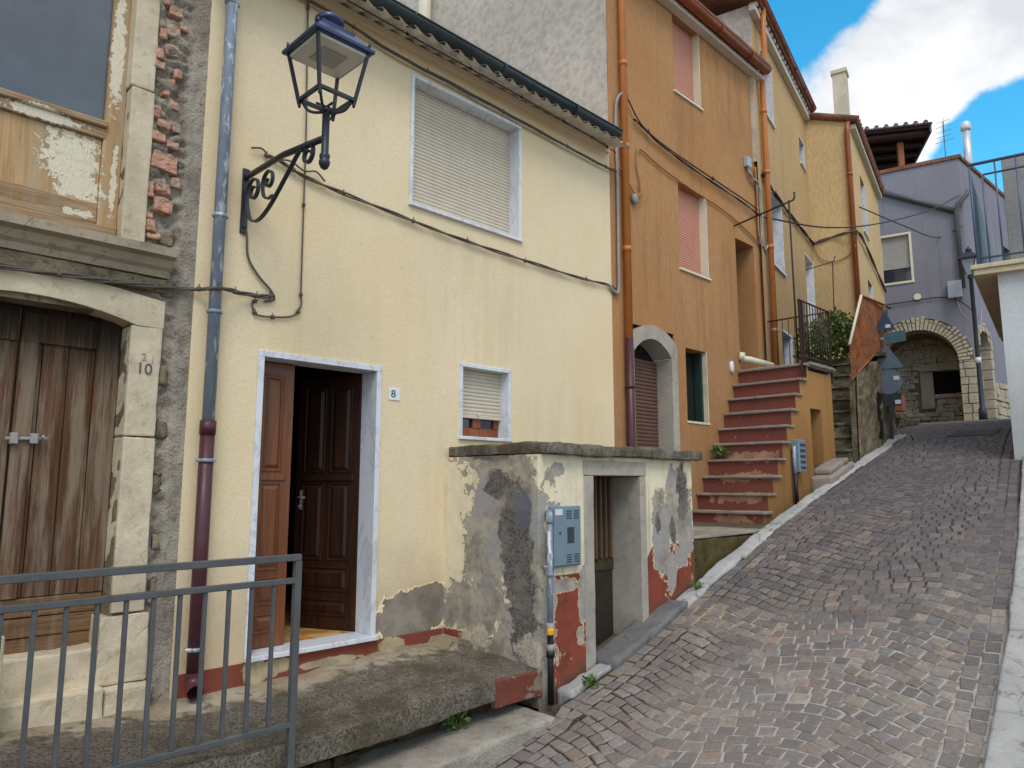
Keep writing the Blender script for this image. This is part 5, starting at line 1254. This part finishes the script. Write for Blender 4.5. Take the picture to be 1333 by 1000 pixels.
while z < 5.7:
    h_ = rng.uniform(.07, .15); a = 0.0
    while a < 3.2:
        b = a + rng.uniform(.10, .36)
        if not (b > .36 and a < 1.0 and z + h_ > 3.98 and z < 4.60) and not (b > 1.0 and a < 1.32 and 3.6 < z + h_ and z < 4.6):
            f.box(PF, a + .008, b - .008, -1.7, -1.42 + rng.uniform(-.03, .03), z + .006 + rng.uniform(-.02, .01), z + h_ - .006 + rng.uniform(-.01, .02), .012, .1, .012, 7)
        a = b
    z += h_
f.box(PF, 0.2, 1.32, -1.7, -1.40, 4.60, 4.78, .015); f.box(PF, 1.0, 1.30, -1.7, -1.40, 3.6, 4.58, .015); f.box(PF, 0.35, 1.0, -1.7, -1.35, 3.86, 3.97, .015)
f.build('inner_stone_wall', M_['archstone'], mh)
f = MB(); f.box(PF, -.05, 3.3, -1.75, -1.50, 2.8, 3.95); f.box(PF, -.05, 3.3, -1.75, -1.50, 4.62, 6.4); f.box(PF, 1.02, 3.3, -1.75, -1.50, 3.95, 4.62); f.box(PF, -.05, .3, -1.74, -1.50, 3.95, 4.62); f.box(PF, 3.3, 3.4, -1.75, -.1, 2.8, 6.4); f.box(PF, -.05, 3.3, -1.49, -.12, 5.9, 6.0); f.build('inner_mortar', M_['rubble'], mh)
f = MB(); f.box(PF, .2, 1.1, -2.0, -1.77, 3.8, 4.7); f.build('inner_window', M_['void'], mh)
f = MB(); f.box(RS, .3, 1.2, -.32, -.27, 2.8, 5.5); f.build('side_door', M_['chestnut'], mh)
f = MB(); marble_frame(f, PF, 1.17, 1.92, 6.72, 8.06, .055, .1, .02, .06, .03); fo = f.build('window_frame', M_['whitepvc'], mh)
f = MB(); slats(f, PF, 1.225, 1.865, 7.15, 8.0, .05, -.08, .01); f.build('shutter', M_['shuttergrey'], fo)
f = MB(); f.box(PF, 1.225, 1.865, -.10, -.085, 6.78, 7.2); f.build('pane', M_['glass'], fo)
f = MB(); f.box(PF, -.06, 5.5, -.1, .04, top, top + .10, .01); f.box(RS, 0, 7, -.1, .04, top, top + .10, .01); f.build('coping', M_['tile'], mh)
f = MB(); f.tube([PF(2.1, .06, 9.42), PF(.12, .06, 8.36)], .07, 8); f.build('roof_ledge', M_['railgrey'], mh)
f = MB(); f.tube([PF(-.15, .05, 8.85), PF(-.1, .12, 8.72), PF(.10, .12, 8.5), PF(.14, .10, 8.3), PF(.14, .10, 6.4)], .06, 10); f.build('downpipe', M_['railgrey'], mh)
f = MB(); f.poly([PF(5.5, 0, 3), PF(5.5, -5, 3), PF(5.5, -5, top), PF(5.5, 0, top)]); f.poly([PF(0, 0, top - .05), PF(5.5, 0, top - .05), PF(5.5, -6, top - .05), RS(6, 0, top - .05)]); f.build('terrace_deck', M_['concgrey'], mh)
# pergola roof on the terrace
pg = thing('roof_pergola', 'dark timber pergola with tiled roof on top of the mauve house', 'pergola', (-5.12, 21.3, 9.8))
pg.rotation_euler.z = R(30)
PX0, PX1, PY0, PY1, PZ, PS = -9.2, -5.12, 21.3, 24.2, 11.26, -0.10
pz = lambda y: PZ + PS * (y - PY0)
f = MB(); f.box(lambda a, b, c: (a, b, c + PS * (b - PY0)), PX0, PX1, PY0, PY1, PZ, PZ + .07, .01)
f.build('roof_boards', M_['chestnut'], pg)
f = MB(); f.box(lambda a, b, c: (a, b, c + PS * (b - PY0)), PX0 - .05, PX1 + .06, PY0 - .06, PY1, PZ + .075, PZ + .12, .01)
for k in range(17): f.tube([(PX0 + .05 + k * .245, PY0 - .09, pz(PY0) + .135), (PX0 + .05 + k * .245, PY1, pz(PY1) + .135)], .06, 8)
f.build('roof_tiles', M_['tilegrey'], pg)
for k in range(6):
    f = MB(); y = PY0 + .15 + k * .52; f.tube([(PX0, y, pz(y) - .07), (PX1 - .03, y, pz(y) - .07)], .085, 10); f.build('beam', M_['chestnut'], pg)
f = MB(); f.box(lambda a, b, c: (a, b, c + PS * (b - PY0)), PX1 + .002, PX1 + .045, PY0, PY1, PZ - .14, PZ + .07); f.build('fascia', M_['railgrey'], pg)
for (x, y) in ((-5.78, PY0 + .42), (-8.6, PY0 + .42)):
    f = MB(); f.box(I, x - .075, x + .075, y - .075, y + .075, 9.8, pz(y) - .14, .01); f.build('post', M_['winwood'], pg)
f = MB(); f.box(I, PX0, PX1 + .0, PY1 - .15, PY1 - .02, 9.8, pz(PY1) - .02); f.build('back_wall', M_['chestnut'], pg)
fl = thing('flue_pipe', 'shiny round metal flue with a domed cowl on the mauve house roof', 'flue', (-4.35, 21.6, 9.8))
f = MB(); f.lathe((-4.35, 21.6, 0), [(.095, 9.5), (.095, 11.05)], 16); f.build('pipe', M_['silver'], fl)
f = MB(); f.lathe((-4.35, 21.6, 0), [(.10, 10.98), (.125, 11.0), (.13, 11.14), (.11, 11.20), (.05, 11.25), (0, 11.26)], 16); f.build('cowl', M_['silver'], fl)
f = MB(); ap = Vector((-5.1, 22.6, 9.8)); f.tube([ap, ap + Vector((0, 0, 2.1))], .012, 5)
for k in range(5): f.tube([ap + Vector((-.22 + .02 * k, -.1, 1.45 + k * .15)), ap + Vector((.22 - .02 * k, .1, 1.55 + k * .15))], .007, 4)
f.tube([ap + Vector((0, 0, 1.45)), ap + Vector((.1, -.3, 2.05))], .007, 4)
single('tv_antenna', f, M_['railgrey'], 'thin television antenna standing right of the dark pergola roof', 'antenna')
f = MB(); f.box(PF, .16, .46, 0, .22, 6.16, 6.58, .01); single('junction_box', f, M_['boxgrey'], 'large pale grey box on the mauve wall beside the street lamp', 'junction box')
f = MB(); f.tube([PF(1.13, 0, 6.33), PF(1.13, .03, 6.33)], .085, 16); single('wall_vent', f, M_['whitepvc'], 'small pale round vent on the mauve wall above the stone arch', 'vent')
# street lamp
lx, ly = -4.12, 19.62
sl_ = thing('street_lamp', 'dark street lamp with a four-sided lantern in front of the mauve house', 'street lamp', (lx, ly, zr(ly)))
f = MB(); f.lathe((lx, ly, 0), [(.09, zr(ly) - .1), (.09, zr(ly) + .25), (.06, zr(ly) + .3), (.05, 4.6), (.045, 6.45), (.08, 6.5), (.03, 6.55)], 12); f.build('pole', M_['iron'], sl_)
def taper(mb, h0, z0, h1, z1):
    a = [(lx - h0, ly - h0, z0), (lx + h0, ly - h0, z0), (lx + h0, ly + h0, z0), (lx - h0, ly + h0, z0)]; b_ = [(lx - h1, ly - h1, z1), (lx + h1, ly - h1, z1), (lx + h1, ly + h1, z1), (lx - h1, ly + h1, z1)]
    for k in range(4): mb.poly([a[k], a[(k + 1) % 4], b_[(k + 1) % 4], b_[k]])
    mb.poly(a); mb.poly(b_)
f = MB(); taper(f, .07, 6.55, .15, 6.92); f.build('lantern_glass', plain('frosted_lamp_glass', L(150, 160, 176), 0.2, 0, .1), sl_)
f = MB(); taper(f, .21, 6.93, .20, 6.97); taper(f, .20, 6.97, .06, 7.12); f.lathe((lx, ly, 0), [(.06, 7.12), (.07, 7.18), (.03, 7.22), (0, 7.27)], 10)
for sx_ in (-1, 1):
    for sy_ in (-1, 1): f.tube([(lx + sx_ * .075, ly + sy_ * .075, 6.55), (lx + sx_ * .155, ly + sy_ * .155, 6.93)], .014, 4)
f.build('lantern_roof', M_['iron'], sl_)
f = MB(); f.tube([(lx, ly, 4.42), (lx, ly, 4.56)], .062, 12); f.build('band', M_['sticker'], sl_)
# low rubble wall left of the arch, terracotta box
f = MB()
for row in range(4):
    a = -6.2
    while a < -4.15 - row * .12:
        b_ = a + rng.uniform(.15, .35); f.box(lambda x, y, z: (x, y + .2 * (x + 4.5), z), a, b_ - .015, 14.9 + rng.uniform(-.02, .02), 15.3, 2.42 + row * .14, 2.55 + row * .14, .02, .06, .015, 9, True); a = b_
single('rubble_wall', f, M_['damp2'], 'low dark rubble wall behind the road sign post', 'wall')
f = MB(); f.box(I, -4.75, -4.45, 14.95, 15.2, 2.99, 3.3, .02); single('planter_box', f, M_['redbox'], 'terracotta box standing on the low rubble wall behind the signs', 'planter')
f = MB(); f.box(lambda a, b, c: (a, b, c + zr(b)), -3.05, -2.45, 12.15, 12.75, .006, .012); single('manhole_cover', f, M_['signblack'], 'dark metal drain cover in the cobbles near the top of the street', 'manhole cover')

# ------------------------------------------------------------------ RIGHT HOUSE with balcony
RO = (-1.92, 10.5)
RF = frame(RO[0], RO[1], 0.985, 0.17)           # its front towards the viewer, s to the right
RL = frame(RO[0], RO[1], -0.14, 0.99)           # its side along the street
t2 = RF(0, 1, 0); assert t2[1] < RO[1]
rh = thing('white_house', 'white house corner with a cream balcony slab at the right edge', 'house', (RO[0], RO[1], 1.8))
RLs = lambda s, d, z: RL(s, -d, z) if RL(0, 1, 0)[0] > RO[0] else RL(s, d, z)
w = MB(); wall(w, RF, 0, 4.5, 1.2, 4.2); w.poly([RLs(0, 0, 1.2), RLs(5.2, 0, 1.2), RLs(5.2, 0, 4.2), RLs(0, 0, 4.2)]); w.poly([RF(4.5, 0, 1.2), RF(4.5, -5, 1.2), RF(4.5, -5, 4.2), RF(4.5, 0, 4.2)])
w.build('wall', M_['white'], rh)
def RB(s, d, z): return (RO[0] + .985 * s - .17 * -d * 0 + (-.14) * (-d), RO[1] + .17 * s + .99 * (-d), z)   # s right, d toward viewer
f = MB(); f.box(RB, -.24, 4.6, -5.2, .10, 4.2, 4.27, .01); f.box(RB, -.27, 4.6, -5.2, .13, 4.272, 4.33, .01); f.build('balcony_slab', M_['cream'], rh)
f = MB(); f.box(RB, .14, 1.6, -1.2, -.30, 4.335, 5.78, .006); f.build('parapet_wall', M_['concgrey'], rh)
f = MB(); n_ = 46
for k in range(n_):
    d0, d1 = -k * .095, -(k + 1) * .095
    f.poly([RB(-.20, d0, 4.335), RB(-.185 - .03 * (k % 2), (d0 + d1) / 2, 4.335), RB(-.185 - .03 * (k % 2), (d0 + d1) / 2, 5.62), RB(-.20, d0, 5.62)])
    f.poly([RB(-.185 - .03 * (k % 2), (d0 + d1) / 2, 4.335), RB(-.20, d1, 4.335), RB(-.20, d1, 5.62), RB(-.185 - .03 * (k % 2), (d0 + d1) / 2, 5.62)])
f.build('side_screen', M_['bluescreen'], rh)
br = thing('balcony_railing', 'blue-grey metal railing on the front of the right-hand balcony', 'railing', RB(1, .05, 4.34))
f = MB(); f.tube([RB(-.2, .04, 5.66), RB(4.4, .04, 5.66)], .020, 6); f.build('rail', M_['bluerail'], br)
f = MB(); f.tube([RB(-.05, .04, 5.50), RB(4.4, .04, 5.50)], .013, 6); f.build('rail', M_['bluerail'], br)
f = MB(); f.tube([RB(-.2, .04, 4.42), RB(4.4, .04, 4.42)], .013, 6); f.build('rail', M_['bluerail'], br)
for s in (-.19, -.06, .08, .30, .52, .9, 1.4, 1.9, 2.4):
    f = MB(); f.tube([RB(s, .04, 4.335), RB(s, .04, 5.66 if s in (-.19, .08, .30, .9, 1.9) else 5.5)], .011, 6); f.build('baluster', M_['bluerail'], br)

# ------------------------------------------------------------------ CABLES
def Wp(l, d=.02): return [W(y, d, z) for y, z in l]
cable('cable', 'twisted cable bundle crossing the weathered house below its window ledge', Wp([(-1.5, 2.78), (0.3, 2.80), (0.79, 2.815), (1.2, 2.835), (1.5, 2.85), (1.85, 2.89)], .03) + [W(1.985, .13, 2.905), W(2.15, .06, 2.915), W(2.35, .03, 2.93), W(2.42, .03, 2.96)], .008, 'cable', clips=5, strands=3)
cable('cable', 'thin cable hanging from the wall lamp bracket in a small curl', [W(2.20, .02, 3.38), W(2.22, .02, 3.2), W(2.30, .02, 3.08), W(2.40, .02, 2.99), W(2.43, .02, 2.93), W(2.36, .02, 2.90)], .009, 'cable')
cable('cable', 'vertical grey cable on the yellow wall above the brown door, hooked at its foot', Wp([(2.60, 5.4), (2.615, 4.8), (2.63, 4.23), (2.635, 3.6), (2.64, 3.05), (2.645, 2.92), (2.58, 2.83), (2.4, 2.795), (2.30, 2.80), (2.27, 2.87), (2.31, 2.90)], .016), .007, 'cable', clips=8)
cable('cable', 'sagging cable from the wall lamp across the yellow wall to the grey conduit', Wp([(2.30, 3.98), (2.42, 3.97), (2.6, 3.925), (2.9, 3.89), (3.36, 3.855), (3.8, 3.83), (4.2, 3.815), (4.7, 3.80), (5.23, 3.795), (5.9, 3.80), (6.35, 3.82), (6.52, 3.79)], .03), .008, 'cable', clips=9, strands=2)
cable('cable', 'short looped cable tail joining the sagging cable behind the wall lamp', Wp([(2.20, 4.00), (2.28, 4.02), (2.36, 3.97), (2.5, 4.0), (2.62, 3.96), (2.72, 3.985), (2.80, 3.93)], .03), .007, 'cable')
cable('cable', 'upper cable bundle under the yellow house eaves', Wp([(1.9, 5.36), (2.78, 5.33), (3.4, 5.265), (4.16, 5.245), (5.0, 5.22), (5.8, 5.20), (6.35, 5.19), (6.55, 5.20)], .05), .008, 'cable', clips=7, strands=3)
cable('cable', 'thin clipped cable running along the corrugated eaves of the yellow house', [W(1.9, .20, 5.42), W(3.2, .20, 5.385), (W(4.6, .20, 5.37)), W(5.8, .19, 5.35), W(6.4, .16, 5.34)], .006, 'cableblack', clips=3)
cable('cable', 'grey conduit loop standing beside the orange downpipe', [W(6.80, .05, 6.19), W(6.74, .08, 6.24), W(6.62, .05, 6.15), W(6.58, .03, 5.9), W(6.59, .03, 5.0), W(6.58, .03, 4.2), W(6.57, .03, 3.80), W(6.50, .03, 3.76), W(6.38, .03, 3.83)], .018, 'conduit')
cable('cable', 'upper black cable running across the orange wall', Wp([(6.78, 6.22), (6.85, 6.18), (7.1, 5.98), (7.6, 5.88), (8.4, 5.83), (9.2, 5.79), (10.0, 5.74), (10.3, 5.66)], .04), .010, 'cableblack', clips=13)
cable('cable', 'lower black cable pair on the orange wall from a wall anchor', Wp([(6.92, 5.98), (7.05, 5.96), (7.4, 5.88), (8.0, 5.80), (8.8, 5.74), (9.6, 5.70), (10.2, 5.64)], .05), .008, 'cableblack', strands=2)
cable('cable', 'tan cable loop hanging on the orange wall below the black cables', Wp([(6.62, 5.28), (6.75, 5.22), (6.95, 5.05), (7.05, 5.08), (7.06, 5.2), (7.0, 5.4), (7.02, 5.62), (7.12, 5.66), (7.5, 5.58), (8.2, 5.50), (9.0, 5.45), (9.6, 5.35), (10.1, 5.22), (10.35, 5.1)], .025), .011, 'cabletan')
cable('cable', 'thin tan wire drooping to the round junction box', Wp([(6.70, 5.2), (6.85, 5.02), (6.98, 4.96), (7.08, 5.0), (7.08, 5.10), (7.0, 5.2)], .03), .006, 'cabletan')
cable('cable', 'tangle of grey conduits on the far edge of the orange wall', Wp([(9.85, 6.32), (9.90, 6.2), (10.1, 6.15), (10.2, 6.0), (10.2, 5.5), (10.15, 5.25), (10.25, 5.15), (10.35, 5.2)], .05), .016, 'conduit', strands=2)
cable('cable', 'vertical tan conduit beside the far orange downpipe', Wp([(10.1, 6.4), (10.12, 5.9), (10.12, 5.35), (10.25, 5.2)], .04), .014, 'cabletan')
cable('cable', 'cable bundle descending along the khaki wall to the sand house corner', [W(10.30, .06, 6.35), K(.1, .04, 6.30), K(.8, .04, 6.28), K(1.8, .04, 6.28), K(2.8, .04, 6.30), K(3.74, .04, 6.33)], .016, 'cableblack', clips=10, strands=2)
cable('cable', 'grey cable pair crossing the sand-coloured end wall', [K(3.74, .04, 6.33), KF(.05, .03, 6.35), KF(.4, .03, 6.42), KF(.78, .12, 6.42), KS(.2, .05, 6.40), KS(2, .04, 6.35), KS(4.2, .04, 6.2)], .016, 'cable', strands=2)
cable('cable', 'loose cable drooping across the sand-coloured end wall', [K(3.74, .04, 6.30), KF(.15, .03, 6.02), KF(.4, .03, 5.92), KF(.65, .03, 6.0), KF(.8, .12, 6.15)], .010, 'cabletan')
cable('cable', 'cable spanning the street from the orange house to the mauve house', [W(10.3, .06, 5.65), (-4.75, 12.5, 6.05), (-4.7, 15, 6.75), (-4.5, 18, 7.8), PF(.05, .1, 8.75)], .014, 'cableblack')
cable('cable', 'thin cable spanning from the sand house to the mauve house corner', [KS(.2, .05, 7.0), (-4.75, 17, 7.25), PF(.6, .15, 7.75), PF(.05, .1, 7.95)], .012, 'cableblack')
cable('cable', 'cable line across the mauve wall above the stone arch', [PF(2.6, .05, 6.20), PF(1.6, .05, 6.22), PF(.6, .05, 6.24), PF(.2, .1, 6.05), PF(-.05, .1, 5.75)], .014, 'cableblack')
cable('cable', 'drooping pale cable from the grey box past the street lamp', [PF(.28, .1, 6.16), PF(.22, .2, 5.8), PF(.05, .2, 5.55), PF(-.15, .1, 5.5), RS(.4, .1, 5.9)], .012, 'conduit')

# ------------------------------------------------------------------ SKY, SUN, CAMERA
AZ, PITCH = R(44.8), R(7.9)
fw = Vector((-math.sin(AZ) * math.cos(PITCH), math.cos(AZ) * math.cos(PITCH), math.sin(PITCH)))
SUN_EL, SUN_ROT = R(52), R(128)
world = bpy.data.worlds.new('World'); sc.world = world; world.use_nodes = True
nt = world.node_tree; N = nt.nodes; Lk = nt.links; N.clear()
out = N.new('ShaderNodeOutputWorld'); bg = N.new('ShaderNodeBackground')
sky = N.new('ShaderNodeTexSky'); sky.sky_type = 'NISHITA'; sky.sun_disc = False; sky.sun_elevation = SUN_EL; sky.sun_rotation = SUN_ROT
sky.air_density = 1.0; sky.dust_density = 0.3; sky.ozone_density = 3.0
tc = N.new('ShaderNodeTexCoord')
def wn(scale, det, rough, off=(0, 0, 0), stretch=(1, 1, 1)):
    m = N.new('ShaderNodeVectorMath'); m.operation = 'MULTIPLY_ADD'; Lk.new(tc.outputs['Generated'], m.inputs[0]); m.inputs[1].default_value = stretch; m.inputs[2].default_value = off
    n = N.new('ShaderNodeTexNoise'); Lk.new(m.outputs[0], n.inputs['Vector']); n.inputs['Scale'].default_value = scale; n.inputs['Detail'].default_value = det; n.inputs['Roughness'].default_value = rough
    n.inputs['Distortion'].default_value = 0.3
    return n.outputs['Fac']
def wm(op, a, b=None):
    n = N.new('ShaderNodeMath'); n.operation = op
    for i, q in enumerate((a, b)):
        if q is None: continue
        if hasattr(q, 'is_output'): Lk.new(q, n.inputs[i])
        else: n.inputs[i].default_value = q
    return n.outputs[0]
def wdot(d, a, b):
    n = N.new('ShaderNodeVectorMath'); n.operation = 'DOT_PRODUCT'; Lk.new(tc.outputs['Generated'], n.inputs[0]); n.inputs[1].default_value = Vector(d).normalized()
    m = N.new('ShaderNodeMapRange'); m.interpolation_type = 'SMOOTHSTEP'; Lk.new(n.outputs['Value'], m.inputs[0]); m.inputs[1].default_value = a; m.inputs[2].default_value = b
    return m.outputs[0]
def adir(az_right_deg, el_deg):
    """direction by bearing to the right of the street axis (+Y) and elevation"""
    a, e = R(az_right_deg), R(el_deg); return (math.sin(a) * math.cos(e), math.cos(a) * math.cos(e), math.sin(e))
def cosd(x): return math.cos(R(x))
CLOUDS = [(-20.6, 27, 2, 3.6), (-17.5, 28, 2.5, 4.2), (-14.5, 28.5, 3, 5), (-11, 30, 4, 6.2), (-17, 24.5, 3, 5.5), (-13, 26.3, 2, 3.6), (-8, 29, 3, 5), (-6, 34, 3, 7)]
BLUES = [(-23, 35, 4, 9.5), (-9.8, 22.3, 1.5, 3.6), (-7, 23.8, 1, 2.8)]
cl = None
for (a, e, r0, r1) in CLOUDS:
    x = wdot(adir(a, e), cosd(r1), cosd(r0)); cl = x if cl is None else wm('MAXIMUM', cl, x)
bl = None
for (a, e, r0, r1) in BLUES:
    x = wdot(adir(a, e), cosd(r1), cosd(r0)); bl = x if bl is None else wm('MAXIMUM', bl, x)
gen = wn(2.3, 8, .6, (3, 1, 2)); det = wn(9, 9, .62, (1, 5, 2))
zone = wdot(adir(-15, 30), cosd(26), cosd(15))        # the patch of sky above the street
dens = wm('ADD', wm('MULTIPLY', cl, 1.0), wm('ADD', wm('MULTIPLY', wm('SUBTRACT', det, .5), 1.5), wm('MULTIPLY', wm('SUBTRACT', wn(28, 8, .65, (4, 4, 1)), .5), .7)))
dens = wm('SUBTRACT', dens, wm('MULTIPLY', bl, .55))
rest = wm('ADD', wm('MULTIPLY', wm('SUBTRACT', gen, .5), 2.2), .62)  # cloud cover added over the unseen sky for stronger diffuse light
mixd = N.new('ShaderNodeMix'); mixd.data_type = 'FLOAT'; Lk.new(zone, mixd.inputs[0]); Lk.new(rest, mixd.inputs[2]); Lk.new(dens, mixd.inputs[3])
mr = N.new('ShaderNodeMapRange'); mr.interpolation_type = 'SMOOTHSTEP'; Lk.new(mixd.outputs[0], mr.inputs[0]); mr.inputs[1].default_value = .2; mr.inputs[2].default_value = .8
hs = N.new('ShaderNodeHueSaturation'); Lk.new(sky.outputs[0], hs.inputs['Color']); hs.inputs['Saturation'].default_value = 1.35; hs.inputs['Value'].default_value = 2.7; hs.inputs['Hue'].default_value = .475
mx = N.new('ShaderNodeMix'); mx.data_type = 'RGBA'; Lk.new(mr.outputs[0], mx.inputs[0]); Lk.new(hs.outputs[0], mx.inputs[6])
shade = wn(5, 6, .6, (8, 2, 4))
cm = N.new('ShaderNodeMix'); cm.data_type = 'RGBA'; shm = N.new('ShaderNodeMapRange'); Lk.new(shade, shm.inputs[0]); shm.inputs[1].default_value = .32; shm.inputs[2].default_value = .62; Lk.new(shm.outputs[0], cm.inputs[0]); cm.inputs[6].default_value = (7.6, 7.9, 8.4, 1); cm.inputs[7].default_value = (11.8, 11.8, 11.8, 1)
Lk.new(cm.outputs[2], mx.inputs[7]); Lk.new(mx.outputs[2], bg.inputs[0]); bg.inputs[1].default_value = 0.10
Lk.new(bg.outputs[0], out.inputs[0])

su = bpy.data.lights.new('sun', 'SUN'); su.energy = 1.6; su.angle = R(25); su.color = (1.0, .95, .88)
so_ = bpy.data.objects.new('sun', su); col.objects.link(so_)
d_sun = Vector((math.sin(SUN_ROT) * math.cos(SUN_EL), math.cos(SUN_ROT) * math.cos(SUN_EL), math.sin(SUN_EL)))   # towards the sun
so_.rotation_euler = d_sun.to_track_quat('Z', 'Y').to_euler(); so_.location = d_sun * 30

cam = bpy.data.cameras.new('camera'); cam.sensor_width = 36; cam.lens = 950 / 1333 * 36; cam.clip_end = 500; cam.clip_start = .05
co = bpy.data.objects.new('camera', cam); col.objects.link(co); co.location = (0, 0, 1.6)
co.rotation_euler = (R(90) + PITCH, 0, AZ); sc.camera = co
sc.view_settings.view_transform = 'Standard'; sc.view_settings.look = 'None'; sc.view_settings.exposure = 0; sc.view_settings.gamma = 1
sc.render.engine = 'CYCLES'; sc.cycles.use_denoising = True; sc.cycles.max_bounces = 6
for o in list(bpy.data.objects):
    if '_o' in o: del o['_o']
